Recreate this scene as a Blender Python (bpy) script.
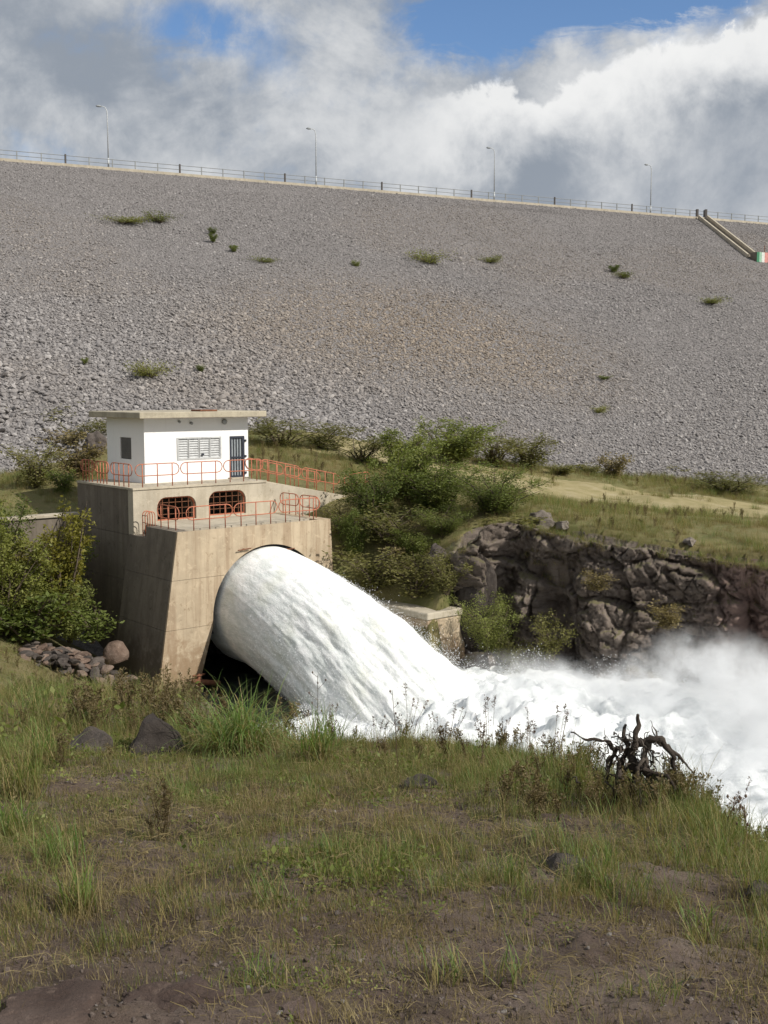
import bpy, bmesh, math, random
import numpy as np
from mathutils import Vector, Matrix
from mathutils.geometry import tessellate_polygon
for o in list(bpy.data.objects): bpy.data.objects.remove(o)
SC = bpy.context.scene
COL = SC.collection
R = math.radians
# ---------------------------------------------------------------- camera
F, PITCH, ZC = 1131.0, 0.106, 12.0
cam_d = bpy.data.cameras.new('camera'); cam = bpy.data.objects.new('camera', cam_d); COL.objects.link(cam)
cam.location = (0, 0, ZC); cam.rotation_euler = (math.pi/2 - PITCH, 0, 0)
cam_d.sensor_fit = 'VERTICAL'; cam_d.sensor_height = 36; cam_d.lens = F/1024*36
cam_d.clip_start = 0.1; cam_d.clip_end = 5000
SC.camera = cam
# ---------------------------------------------------------------- light
TH = 0.697                                   # direction of the valve house front
E1 = np.array((math.cos(TH), math.sin(TH), 0)); E2 = np.array((-math.sin(TH), math.cos(TH), 0))
SUN_EL = R(39)
_h = -E2*0.93 + E1*0.37; _h /= np.linalg.norm(_h)
SUN = Vector((_h[0]*math.cos(SUN_EL), _h[1]*math.cos(SUN_EL), math.sin(SUN_EL)))
sd = bpy.data.lights.new('sun', 'SUN'); sd.energy = 4.3; sd.angle = R(0.53); sd.color = (1, .95, .87)
so = bpy.data.objects.new('sun', sd); COL.objects.link(so)
so.rotation_euler = SUN.to_track_quat('Z', 'Y').to_euler(); so.location = (20, -10, 60)

W = bpy.data.worlds.new('World'); SC.world = W; W.use_nodes = True
wn, wl = W.node_tree.nodes, W.node_tree.links
wn.clear()
class NT:
    """small helper round a node tree"""
    def __init__(s, t): s.t = t; s.n = t.nodes; s.l = t.links
    def new(s, kind, **kw):
        n = s.n.new(kind)
        for k, v in kw.items(): setattr(n, k, v)
        return n
    def put(s, sock, v):
        if isinstance(v, bpy.types.NodeSocket): s.l.new(v, sock)
        elif isinstance(v, (tuple, list)) and hasattr(sock.default_value, '__len__') and len(sock.default_value) == 4 and len(v) == 3: sock.default_value = (*v, 1)
        else: sock.default_value = v
    def math(s, op, a, b=0.0, c=0.0, clamp=False):
        n = s.new('ShaderNodeMath', operation=op, use_clamp=clamp)
        for i, v in enumerate((a, b, c)): s.put(n.inputs[i], v)
        return n.outputs[0]
    def vmath(s, op, a, b=(0, 0, 0)):
        n = s.new('ShaderNodeVectorMath', operation=op)
        s.put(n.inputs[0], a); s.put(n.inputs[1], b)
        return n.outputs['Value'] if op in ('DOT_PRODUCT', 'LENGTH', 'DISTANCE') else n.outputs[0]
    def noise(s, vec, scale, detail=5, rough=.55, dist=0.0, lac=2.0):
        n = s.new('ShaderNodeTexNoise'); s.put(n.inputs['Vector'], vec)
        n.inputs['Scale'].default_value = scale; n.inputs['Detail'].default_value = detail
        n.inputs['Roughness'].default_value = rough; n.inputs['Distortion'].default_value = dist; n.inputs['Lacunarity'].default_value = lac
        return n.outputs[0]
    def smooth(s, v, a, b, lo=0.0, hi=1.0):
        n = s.new('ShaderNodeMapRange', interpolation_type='SMOOTHSTEP')
        s.put(n.inputs['Value'], v)
        for k, x in (('From Min', a), ('From Max', b), ('To Min', lo), ('To Max', hi)): n.inputs[k].default_value = x
        return n.outputs[0]
    def mix(s, f, a, b):
        n = s.new('ShaderNodeMix', data_type='RGBA')
        s.put(n.inputs[0], f); s.put(n.inputs[6], a); s.put(n.inputs[7], b)
        return n.outputs[2]
    def ramp(s, f, stops):
        n = s.new('ShaderNodeValToRGB'); s.put(n.inputs[0], f)
        e = n.color_ramp.elements
        while len(e) < len(stops): e.new(.5)
        for k, (p, c) in enumerate(stops): e[k].position = p; e[k].color = (*c, 1)
        return n.outputs[0]
    def scale(s, vec, k): return s.vmath('MULTIPLY', vec, k)

w = NT(W.node_tree)
sky = w.new('ShaderNodeTexSky', sky_type='NISHITA', sun_disc=False)
sky.sun_elevation = SUN_EL; sky.sun_rotation = math.atan2(SUN.x, SUN.y); sky.altitude = 600
sky.air_density = 1.0; sky.dust_density = .0; sky.ozone_density = 5.0
dirv = w.vmath('NORMALIZE', w.new('ShaderNodeTexCoord').outputs['Generated'])
sep = w.new('ShaderNodeSeparateXYZ'); w.put(sep.inputs[0], dirv)
az = w.math('ARCTAN2', sep.outputs[0], sep.outputs[1]); el = w.math('ARCSINE', sep.outputs[2])
ae = w.new('ShaderNodeCombineXYZ'); w.put(ae.inputs[0], az); w.put(ae.inputs[1], w.math('MULTIPLY', el, 1.5))
AE = ae.outputs[0]
warp = w.noise(dirv, 7, 5, .6)
fine = w.noise(dirv, 16, 8, .62, .2)
big = w.noise(w.vmath('ADD', dirv, (3.1, .7, 1.9)), 3.2, 6, .55, .3)
def gap(a, e, ra, re, amp):              # an opening in the cloud deck, by direction
    da = w.math('DIVIDE', w.math('SUBTRACT', az, a), ra); de = w.math('DIVIDE', w.math('SUBTRACT', el, e), re)
    r = w.math('ADD', w.math('MULTIPLY', da, da), w.math('MULTIPLY', de, de))
    return w.math('MULTIPLY', w.math('EXPONENT', w.math('MULTIPLY', r, -1.0)), amp)
g = w.math('ADD', gap(-.155, .295, .055, .022, .22), gap(.085, .302, .06, .03, .55))
g = w.math('ADD', g, gap(.20, .325, .10, .032, .75))
g = w.math('MULTIPLY', g, w.smooth(w.noise(w.scale(dirv, (1, 1, 2.2)), 10, 6, .65, .6), .34, .60, .35, 1.15))
cover = w.math('SUBTRACT', w.math('ADD', w.math('MULTIPLY', big, .45), w.math('MULTIPLY', fine, .5)), g)
cover = w.math('ADD', cover, .08)
mask = w.smooth(cover, .29, .56)
# the cumulus bank lower right: bright crisp upper rim, greyer body
rim = w.math('ADD', w.math('SUBTRACT', el, w.math('ADD', w.math('MULTIPLY', az, .24), .226)), w.math('MULTIPLY', w.math('SUBTRACT', warp, .5), .085))
rim = w.math('ADD', rim, w.math('MULTIPLY', w.math('SUBTRACT', fine, .5), .10))
cum = w.smooth(rim, .006, -.006)
azm = w.smooth(az, .0, .09); cum = w.math('MULTIPLY', cum, azm)
rimlit = w.math('MULTIPLY', w.smooth(rim, -.075, -.008), cum)
shade = w.math('ADD', w.math('MULTIPLY', w.noise(w.vmath('ADD', dirv, (7.3, 2.2, .4)), 5.5, 7, .6, .4), .85), w.math('MULTIPLY', fine, .38))
shade = w.smooth(shade, .47, .78)
ccol = w.mix(shade, (.33, .375, .44), (.80, .815, .83))
belly = w.math('MULTIPLY', cum, w.smooth(rim, -.05, -.12))
ccol = w.mix(w.math('MULTIPLY', belly, .35), ccol, (.36, .405, .475))
ccol = w.mix(w.math('MULTIPLY', rimlit, .85), ccol, (1.06, 1.06, 1.05))
mask = w.math('MAXIMUM', mask, cum)
bg1 = w.new('ShaderNodeBackground'); w.put(bg1.inputs[0], sky.outputs[0]); bg1.inputs[1].default_value = .115
bg2 = w.new('ShaderNodeBackground'); w.put(bg2.inputs[0], ccol); bg2.inputs[1].default_value = .78
mx = w.new('ShaderNodeMixShader'); w.put(mx.inputs[0], mask); w.l.new(bg1.outputs[0], mx.inputs[1]); w.l.new(bg2.outputs[0], mx.inputs[2])
w.l.new(mx.outputs[0], w.new('ShaderNodeOutputWorld').inputs[0])

SC.view_settings.view_transform = 'Standard'; SC.view_settings.look = 'None'
SC.view_settings.exposure = 0.17; SC.view_settings.gamma = 1; SC.view_settings.use_curve_mapping = False
SC.render.engine = 'CYCLES'
SC.cycles.use_denoising = True
SC.cycles.max_bounces = 8; SC.cycles.diffuse_bounces = 3; SC.cycles.volume_bounces = 4
SC.cycles.transparent_max_bounces = 12; SC.cycles.volume_step_rate = 1.0
rnd = random.Random(11); nr = np.random.default_rng(5)

# ================================================================ helpers
def hashn(ix, iy, iz, seed):
    h = (ix.astype(np.int64)*374761393 + iy.astype(np.int64)*668265263 + iz.astype(np.int64)*2147483647 + seed*974634653) & 0xFFFFFFFF
    h = ((h ^ (h >> 13))*1274126177) & 0xFFFFFFFF
    h = ((h ^ (h >> 16))*2246822519) & 0xFFFFFFFF
    return ((h ^ (h >> 15)) & 0xFFFFFF)/float(0xFFFFFF)
def vn(p, seed=0):
    f = np.floor(p); t = p - f; t = t*t*t*(t*(t*6-15)+10); i = f.astype(np.int64)
    out = 0
    for dx in (0, 1):
        for dy in (0, 1):
            for dz in (0, 1):
                wgt = (t[:, 0] if dx else 1-t[:, 0])*(t[:, 1] if dy else 1-t[:, 1])*(t[:, 2] if dz else 1-t[:, 2])
                out = out + wgt*hashn(i[:, 0]+dx, i[:, 1]+dy, i[:, 2]+dz, seed)
    return out*2-1
def fbm(p, oct=4, seed=0, gain=.5, ridged=False):
    p = np.asarray(p, float); a, s, tot = 1.0, 0, 0
    for k in range(oct):
        n = vn(p*(2.03**k)+k*17.3, seed+k)
        if ridged: n = 1-2*np.abs(n)
        s = s + a*n; tot += a; a *= gain
    return s/tot
def p3(x, y, z=0.0): return np.stack([np.ravel(x), np.ravel(y), np.ravel(np.broadcast_to(z, np.shape(x)))], 1)
def sstep(t): t = np.clip(t, 0, 1); return t*t*(3-2*t)

def ray(px, py):
    v = np.array(((px-384)/F, 1.0, -(py-512)/F)); c, s = math.cos(PITCH), math.sin(PITCH)
    d = np.array((v[0], c+v[2]*s, v[2]*c-s)); return d/d[1]         # per metre of depth
CAM = np.array((0, 0, ZC))
def at_depth(px, py, y): return CAM + ray(px, py)*y
def px_per_m(p): return F/(p[1]*math.cos(PITCH)-(p[2]-ZC)*math.sin(PITCH))
A0 = np.array((-10.56, 49.85, 0.0))                                    # front left corner of the valve house
def on_b(px, py, b):                                                   # pixel -> (a, z) on a plane parallel to the house front
    d = ray(px, py); t = ((A0-CAM)@E2 + b)/(d@E2); p = CAM+d*t
    return (p-A0)@E1, p[2]
def on_a(px, py, a):
    d = ray(px, py); t = ((A0-CAM)@E1 + a)/(d@E1); p = CAM+d*t
    return (p-A0)@E2, p[2]
def loc2w(a, b, z): p = A0+E1*a+E2*b; return np.array((p[0], p[1], z))

def tag(o, label=None, cat=None, group=None, kind=None):
    for k, v in (('label', label), ('category', cat), ('group', group), ('kind', kind)):
        if v: o[k] = v
    return o
def empty(name, loc, rz=0.0, label=None, cat=None, group=None, kind=None):
    o = bpy.data.objects.new(name, None); COL.objects.link(o); o.location = Vector(loc); o.rotation_euler = (0, 0, rz)
    o.empty_display_size = .2
    return tag(o, label, cat, group, kind)
def link(name, me, parent=None):
    o = bpy.data.objects.new(name, me); COL.objects.link(o)
    if parent: o.parent = parent
    return o
def mesh_np(name, v, f, mat=None, smooth=False):
    me = bpy.data.meshes.new(name); v = np.asarray(v, float); 
    if isinstance(f, np.ndarray):
        k = f.shape[1]; me.vertices.add(len(v)); me.vertices.foreach_set('co', v.ravel())
        me.loops.add(f.size); me.loops.foreach_set('vertex_index', f.ravel().astype(np.int32))
        me.polygons.add(len(f)); me.polygons.foreach_set('loop_start', np.arange(0, f.size, k, dtype=np.int32))
        me.update(calc_edges=True)
    else: me.from_pydata(v.tolist(), [], f)
    me.validate()
    if smooth: me.polygons.foreach_set('use_smooth', np.ones(len(me.polygons), bool))
    if mat: me.materials.append(mat)
    me.update(); return me
def grid_faces(nu, nv):
    i = np.arange(nu-1)[:, None]*nv + np.arange(nv-1)[None, :]
    return np.stack([i, i+nv, i+nv+1, i+1], -1).reshape(-1, 4)
def set_attr(me, name, vals):
    a = me.attributes.new(name, 'FLOAT', 'POINT'); a.data.foreach_set('value', np.asarray(vals, np.float32).ravel())

class MB:
    def __init__(s): s.v = []; s.f = []
    def add(s, v, f):
        k = len(s.v); s.v += [tuple(map(float, q)) for q in v]; s.f += [tuple(i+k for i in q) for q in f]; return s
    def box(s, x0, x1, y0, y1, z0, z1, bev=0.0):
        if bev <= 0:
            v = [(x, y, z) for x in (x0, x1) for y in (y0, y1) for z in (z0, z1)]
            return s.add(v, [(0, 1, 3, 2), (4, 6, 7, 5), (0, 4, 5, 1), (2, 3, 7, 6), (0, 2, 6, 4), (1, 5, 7, 3)])
        bm = bmesh.new(); bmesh.ops.create_cube(bm, size=1)
        for q in bm.verts: q.co = ((x0+x1)/2+q.co.x*(x1-x0), (y0+y1)/2+q.co.y*(y1-y0), (z0+z1)/2+q.co.z*(z1-z0))
        bmesh.ops.bevel(bm, geom=list(bm.edges), offset=bev, segments=1, affect='EDGES')
        bm.verts.index_update(); s.add([q.co for q in bm.verts], [[q.index for q in f.verts] for f in bm.faces]); bm.free(); return s
    def tube(s, pts, rad, n=6, closed=False, cap=True):
        P = [Vector(p) for p in pts]; m = len(P)
        if not hasattr(rad, '__len__'): rad = [rad]*m
        T = []
        for i in range(m):
            a = P[(i-1) % m] if closed or i > 0 else P[i]; b = P[(i+1) % m] if closed or i < m-1 else P[i]
            T.append((b-a).normalized())
        u = T[0].orthogonal().normalized(); vs = []; fs = []
        for i in range(m):
            u = (u - T[i]*u.dot(T[i])); u = u.normalized() if u.length > 1e-6 else T[i].orthogonal().normalized()
            w_ = T[i].cross(u)
            for k in range(n):
                a = 2*math.pi*k/n; vs.append(P[i]+(u*math.cos(a)+w_*math.sin(a))*rad[i])
        for i in range(m if closed else m-1):
            j = (i+1) % m
            for k in range(n): fs.append((i*n+k, i*n+(k+1) % n, j*n+(k+1) % n, j*n+k))
        if cap and not closed: fs += [tuple(range(n))[::-1], tuple(range((m-1)*n, m*n))]
        return s.add(vs, fs)
    def plate(s, outer, holes, fr, depth):
        """prism of a polygon with holes; fr(u, v, d) -> point, d = 0 at the face and depth behind"""
        loops = [list(outer)]+[list(h) for h in holes]
        flat = [q for l in loops for q in l]
        tri = tessellate_polygon([[Vector((q[0], q[1], 0)) for q in l] for l in loops])
        n = len(flat); v = [fr(q[0], q[1], 0) for q in flat]+[fr(q[0], q[1], depth) for q in flat]
        f = []
        for t in tri:
            f.append(tuple(t)); f.append(tuple(i+n for i in reversed(t)))
        k = 0
        for l in loops:
            m = len(l)
            for i in range(m): a, b = k+i, k+(i+1) % m; f.append((a, b, b+n, a+n))
            k += m
        return s.add(v, f)
    def mesh(s, name, mat, smooth=False):
        me = bpy.data.meshes.new(name); me.from_pydata(s.v, [], s.f); me.materials.append(mat)
        bm = bmesh.new(); bm.from_mesh(me); bmesh.ops.recalc_face_normals(bm, faces=bm.faces); bm.to_mesh(me); bm.free()
        if smooth: me.polygons.foreach_set('use_smooth', np.ones(len(me.polygons), bool))
        me.update(); return me
    def build(s, name, mat, parent=None, smooth=False): return link(name, s.mesh(name, mat, smooth), parent)
def copy_tree(o, parent=None):
    c = o.copy(); COL.objects.link(c); c.parent = parent
    for ch in o.children: copy_tree(ch, c)
    return c

# ================================================================ materials
def mat(name, build):
    m = bpy.data.materials.new(name); m.use_nodes = True; t = NT(m.node_tree); t.n.clear()
    out = t.new('ShaderNodeOutputMaterial'); t.out = out
    build(t, out); return m
def pbsdf(t, out, col, rough=.8, bump=None, spec=.3, **kw):
    b = t.new('ShaderNodeBsdfPrincipled'); t.put(b.inputs['Base Color'], col); t.put(b.inputs['Roughness'], rough); b.inputs['Specular IOR Level'].default_value = spec
    for k, v in kw.items(): t.put(b.inputs[k], v)
    if bump:
        n = t.new('ShaderNodeBump'); t.put(n.inputs['Height'], bump[0]); n.inputs['Strength'].default_value = bump[1]; n.inputs['Distance'].default_value = bump[2]
        t.l.new(n.outputs[0], b.inputs['Normal'])
    t.l.new(b.outputs[0], out.inputs[0]); return b
def wpos(t): return t.new('ShaderNodeNewGeometry').outputs['Position']
def orand(t): return t.new('ShaderNodeObjectInfo').outputs['Random']
def attr(t, n): return t.new('ShaderNodeAttribute', attribute_name=n).outputs['Fac']

def concrete(name, base, dark, streak=.5, seed=0.0):
    def b(t, out):
        P = t.vmath('ADD', wpos(t), (seed, seed*2, 0))
        big_ = t.noise(P, .9, 6, .6); fin = t.noise(P, 9, 6, .65)
        st = t.noise(t.scale(P, (2.6, 2.6, .16)), 1.0, 7, .66)
        blot = t.noise(P, 2.6, 5, .7, .6)
        c = t.mix(t.smooth(big_, .35, .68), base, tuple(x*.78 for x in base))
        c = t.mix(t.math('MULTIPLY', t.smooth(st, .44, .62), streak), c, dark)
        c = t.mix(t.math('MULTIPLY', t.smooth(blot, .56, .66), .45), c, tuple(min(1, x*1.22) for x in base))
        c = t.mix(t.math('MULTIPLY', t.smooth(t.noise(P, 3.0, 7, .78), .55, .68), .7), c, (dark[0]*.7, dark[1]*.7, dark[2]*.6))
        sz_ = t.new('ShaderNodeSeparateXYZ'); t.put(sz_.inputs[0], P)
        tide = t.smooth(t.math('ADD', sz_.outputs[2], t.math('MULTIPLY', t.math('SUBTRACT', blot, .5), 5.0)), 2.3, .9)
        c = t.mix(t.math('MULTIPLY', tide, .75), c, (dark[0]*.95, dark[1]*.9, dark[2]*.8))
        c = t.mix(t.math('MULTIPLY', fin, .35), c, tuple(x*.72 for x in base))
        pbsdf(t, out, c, .9, (t.math('ADD', fin, t.math('MULTIPLY', t.noise(P, 40, 3), .4)), .35, .03))
    return mat(name, b)
M = {}
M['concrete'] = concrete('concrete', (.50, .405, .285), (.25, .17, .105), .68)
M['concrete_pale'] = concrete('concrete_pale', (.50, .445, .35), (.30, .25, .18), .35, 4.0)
M['concrete_dark'] = concrete('concrete_dark', (.20, .17, .135), (.085, .07, .055), .45, 9.0)  # darker concrete; on the left flanks it carries painted shade
M['roof_slab'] = concrete('roof_slab', (.46, .41, .31), (.2, .17, .13), .35, 2.0)
def _white(t, out):
    P = wpos(t)
    c = t.mix(t.math('MULTIPLY', t.smooth(t.noise(t.scale(P, (6, 6, .5)), 1, 5, .6), .54, .75), .22), (.80, .80, .79), (.55, .53, .48))
    c = t.mix(t.math('MULTIPLY', t.smooth(t.noise(P, 3.5, 5, .7), .6, .72), .25), c, (.58, .57, .54))
    pbsdf(t, out, c, .75, (t.noise(P, 30, 4), .15, .01))
M['white_wall'] = mat('white_wall', _white)
def plain(name, col, rough=.6, var=.25, metallic=0.0, sc=6):
    def b(t, out):
        P = wpos(t); n = t.noise(P, sc, 5, .65)
        c = t.mix(t.smooth(n, .35, .7), col, tuple(x*(1-var) for x in col))
        pbsdf(t, out, c, rough, (t.noise(P, sc*6, 3), .15, .005), Metallic=metallic)
    return mat(name, b)
M['louvre'] = plain('louvre_metal', (.50, .51, .51), .5)
M['steel_dark'] = plain('steel_dark', (.035, .04, .055), .5)
M['pane'] = plain('window_pane', (.33, .36, .38), .25)
M['grey_shutter'] = plain('grey_shutter', (.13, .125, .12), .6)
def _rail(t, out):
    P = wpos(t); n = t.noise(P, 7, 6, .7)
    c = t.mix(t.smooth(n, .38, .62), (.50, .175, .095), (.36, .125, .075))
    c = t.mix(t.math('MULTIPLY', t.smooth(t.noise(P, 16, 4, .7), .6, .7), .7), c, (.14, .065, .04))
    pbsdf(t, out, c, .65)
M['rail'] = mat('rail_orange', _rail)
M['rust'] = plain('rust_steel', (.20, .085, .045), .8, .4)
M['black'] = plain('dark_interior', (.018, .016, .014), .9)
M['wet_shade_black'] = plain('shaded_wet_concrete', (.028, .026, .022), .5, .5)  # tunnel darkness painted in: wet concrete coloured nearly black
M['lamp_pole'] = plain('lamp_pole', (.55, .57, .58), .5)
M['lamp_head'] = plain('lamp_head', (.30, .32, .33), .5)
M['rail_grey'] = plain('rail_grey', (.27, .28, .28), .6)
M['post_dark'] = plain('post_dark', (.10, .09, .085), .7)
M['green_paint'] = plain('green_paint', (.06, .22, .12), .7)
M['white_paint'] = plain('white_paint', (.70, .72, .68), .7)
M['pink_paint'] = plain('pink_paint', (.62, .28, .25), .7)
M['light_green_paint'] = plain('light_green_paint', (.32, .52, .38), .7)

def _damrock(t, out):
    P = wpos(t); r = orand(t)
    br = t.noise(t.vmath('ADD', P, (0, 0, 30)), .035, 5, .55)
    c = t.ramp(r, [(0, (.19, .177, .174)), (.4, (.245, .229, .224)), (.8, (.295, .276, .268)), (1, (.40, .378, .366))])
    dx = t.vmath('DISTANCE', t.scale(P, (.045, .05, .11)), (.045*4, .05*93, .11*17.5))
    patch = t.smooth(t.math('ADD', dx, t.math('MULTIPLY', t.math('SUBTRACT', br, .5), 1.2)), 1.15, .35)
    tint = t.math('MAXIMUM', t.math('MULTIPLY', patch, .8), t.math('MULTIPLY', t.smooth(br, .5, .62), .25))
    c = t.mix(tint, c, t.mix(r, (.20, .158, .12), (.37, .30, .225)))
    c = t.mix(t.math('MULTIPLY', t.noise(P, 5, 4, .6), .35), c, (.12, .115, .11))
    pbsdf(t, out, c, .9)
M['damrock'] = mat('dam_rock', _damrock)
def _dambase(t, out):
    P = wpos(t); vo = t.new('ShaderNodeTexVoronoi'); t.put(vo.inputs['Vector'], P); vo.inputs['Scale'].default_value = 5.0
    c = t.ramp(t.noise(P, 6, 5, .7), [(.3, (.125, .116, .112)), (.55, (.205, .191, .186)), (.75, (.28, .262, .254))])
    pbsdf(t, out, c, .95, (vo.outputs['Distance'], 1.0, .15))
M['dambase'] = mat('dam_base', _dambase)
def _cliff(t, out):
    P = wpos(t)
    q = t.vmath('ADD', P, t.scale(t.new('ShaderNodeTexNoise').outputs[1], (0, 0, 0)))
    n = t.noise(P, .8, 7, .65, .3); f = t.noise(P, 5, 7, .7); bed = t.noise(t.scale(P, (.9, .9, 4.5)), 1.1, 6, .65, .5)
    c = t.ramp(n, [(.28, (.075, .058, .046)), (.46, (.14, .112, .092)), (.6, (.205, .168, .14)), (.75, (.29, .245, .21))])
    c = t.mix(t.math('MULTIPLY', t.smooth(bed, .5, .68), .55), c, (.055, .046, .042))
    c = t.mix(t.math('MULTIPLY', t.smooth(f, .54, .7), .5), c, (.20, .17, .145))
    red = t.smooth(t.math('ADD', t.vmath('DOT_PRODUCT', P, (1, 0, 0)), t.math('MULTIPLY', n, 4)), 14.2, 16.2)
    c = t.mix(t.math('MULTIPLY', red, .6), c, (.27, .175, .15))
    nz = t.new('ShaderNodeSeparateXYZ'); t.put(nz.inputs[0], t.new('ShaderNodeNewGeometry').outputs['Normal'])
    moss = t.math('MULTIPLY', t.smooth(nz.outputs[2], .45, .85), t.smooth(t.noise(P, 1.6, 5, .6), .42, .6))
    c = t.mix(t.math('MULTIPLY', moss, .75), c, (.13, .12, .05))
    pbsdf(t, out, c, .9, (t.math('ADD', f, t.noise(P, 18, 4, .7)), .9, .07))
M['cliff'] = mat('cliff_rock', _cliff)
def rockmat(name, lo, mid, hi):
    def b(t, out):
        P = wpos(t); n = t.math('ADD', t.math('MULTIPLY', t.noise(P, 3, 7, .65), .75), t.math('MULTIPLY', orand(t), .25))
        c = t.ramp(n, [(.3, lo), (.5, mid), (.72, hi)])
        c = t.mix(t.math('MULTIPLY', t.smooth(t.noise(P, 9, 5, .7), .57, .68), .5), c, (hi[0]*1.2, hi[1]*1.15, hi[2]*1.05))
        c = t.mix(t.math('MULTIPLY', t.smooth(t.noise(P, 60, 6, .75), .5, .66), .45), c, lo)
        pbsdf(t, out, c, .9, (t.math('ADD', t.noise(P, 14, 8, .75), t.math('MULTIPLY', t.noise(P, 70, 5, .75), .35)), .9, .05))
    return mat(name, b)
M['boulder'] = rockmat('boulder_dark', (.035, .028, .024), (.07, .058, .05), (.135, .112, .098))
M['boulder_brown'] = rockmat('boulder_brown', (.09, .06, .045), (.165, .115, .088), (.26, .20, .16))
M['rock_red'] = rockmat('rock_red', (.07, .046, .037), (.14, .10, .082), (.23, .175, .15))
M['stone_tan'] = rockmat('stone_tan', (.10, .085, .07), (.19, .162, .135), (.30, .262, .225))
M['stone_pale'] = rockmat('stone_pale', (.16, .14, .125), (.28, .25, .22), (.42, .38, .34))
M['crumb'] = rockmat('soil_crumb', (.075, .055, .045), (.15, .115, .095), (.25, .205, .18))
M['pebble'] = rockmat('pebble', (.09, .075, .068), (.19, .16, .145), (.36, .33, .30))

def _ground(t, out):
    P = wpos(t); far = attr(t, 'far')
    n = t.noise(P, 1.3, 7, .62, .2); f = t.noise(P, 17, 8, .78); vf = t.noise(P, 85, 5, .8)
    soil = t.ramp(n, [(.3, (.085, .057, .044)), (.46, (.165, .118, .092)), (.6, (.24, .18, .145)), (.78, (.34, .275, .23))])
    soil = t.mix(t.math('MULTIPLY', t.smooth(f, .48, .66), .55), soil, (.09, .066, .052))
    soil = t.mix(t.math('MULTIPLY', t.smooth(vf, .58, .72), .6), soil, (.28, .24, .205))
    lit = t.smooth(t.noise(t.scale(P, (1, 1, 1)), 3.1, 6, .7), .5, .66)     # dead straw mat
    soil = t.mix(t.math('MULTIPLY', lit, .4), soil, (.20, .165, .09))
    gr = t.mix(t.smooth(t.noise(P, .35, 6, .6), .36, .64), (.21, .18, .075), (.14, .145, .05))
    gr = t.mix(t.math('MULTIPLY', t.smooth(t.noise(P, 3.5, 6, .7), .45, .66), .6), gr, (.24, .195, .10))
    c = t.mix(far, soil, gr)
    pbsdf(t, out, c, .95, (t.math('ADD', t.math('MULTIPLY', f, 1.0), t.math('ADD', t.math('MULTIPLY', vf, .6), t.math('MULTIPLY', t.noise(P, 190, 3, .7), .3))), 1.0, .05))
M['ground'] = mat('ground_soil', _ground)
def _track(t, out):
    P = wpos(t); n = t.noise(P, .8, 7, .65, .2)
    c = t.ramp(n, [(.3, (.20, .175, .075)), (.5, (.285, .24, .12)), (.72, (.36, .305, .19))])
    pbsdf(t, out, c, .95, (t.noise(P, 9, 6, .7), .6, .05))
M['track'] = mat('dirt_track', _track)

def leafmat(name, c0, c1, c2, trans=.35, grad=False, rough=.55):
    def b(t, out):
        P = wpos(t); r = orand(t)
        n = t.noise(P, .9 if not grad else 1.4, 4, .6); n2 = t.noise(P, 11, 3, .7)
        k = t.math('ADD', t.math('MULTIPLY', n, .5), t.math('ADD', t.math('MULTIPLY', n2, .35), t.math('MULTIPLY', r, .25)))
        if grad: k = t.math('ADD', t.math('MULTIPLY', k, .65), t.math('MULTIPLY', attr(t, 'dry'), .42))
        c = t.ramp(k, [(.32, c0), (.55, c1), (.78, c2)])
        if grad:
            hh = attr(t, 'h')
            c = t.mix(t.smooth(hh, .55, .0), c, (.20, .165, .085))
            c = t.mix(t.math('MULTIPLY', t.smooth(t.math('ADD', t.math('MULTIPLY', attr(t, 'dry'), 1.0), t.math('MULTIPLY', r, .25)), .72, 1.0), .9), c, (.32, .25, .12))
        bs = t.new('ShaderNodeBsdfPrincipled'); t.put(bs.inputs['Base Color'], c); bs.inputs['Roughness'].default_value = rough; bs.inputs['Specular IOR Level'].default_value = .25
        tr = t.new('ShaderNodeBsdfTranslucent'); t.put(tr.inputs[0], t.vmath('MULTIPLY', c, (1.3, 1.35, .7)))
        m_ = t.new('ShaderNodeMixShader'); m_.inputs[0].default_value = trans
        t.l.new(bs.outputs[0], m_.inputs[1]); t.l.new(tr.outputs[0], m_.inputs[2]); t.l.new(m_.outputs[0], out.inputs[0])
    return mat(name, b)
M['leaf'] = leafmat('leaf_green', (.065, .092, .02), (.14, .17, .042), (.24, .255, .08))
M['leaf_olive'] = leafmat('leaf_olive', (.09, .092, .028), (.17, .162, .055), (.26, .235, .095))
M['leaf_light'] = leafmat('leaf_light', (.08, .10, .02), (.17, .185, .04), (.28, .275, .085))
M['leaf_yellow'] = leafmat('leaf_yellow', (.10, .10, .018), (.19, .175, .03), (.29, .25, .06))
M['leaf_dry'] = leafmat('leaf_dry', (.11, .085, .035), (.19, .15, .065), (.27, .22, .11), .25)
M['blade'] = leafmat('grass_blade', (.068, .10, .02), (.13, .168, .04), (.225, .245, .08), .4, True)
M['blade_green'] = leafmat('grass_blade_green', (.075, .13, .03), (.145, .215, .06), (.25, .32, .12), .4, True)
M['blade_lush'] = leafmat('lush_blade', (.09, .155, .035), (.17, .26, .07), (.28, .37, .14), .45, True)
M['blade_dry'] = leafmat('grass_blade_dry', (.14, .105, .045), (.23, .18, .085), (.33, .27, .14), .35)
M['blade_brown'] = leafmat('weed_brown', (.085, .062, .03), (.145, .11, .055), (.22, .175, .09), .3)
M['seed'] = leafmat('seed_head', (.06, .038, .026), (.11, .07, .045), (.16, .11, .07), .1)
M['bark'] = rockmat('bark', (.035, .026, .020), (.085, .066, .052), (.17, .145, .12))
M['twig'] = plain('twig', (.11, .085, .06), .9)

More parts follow.
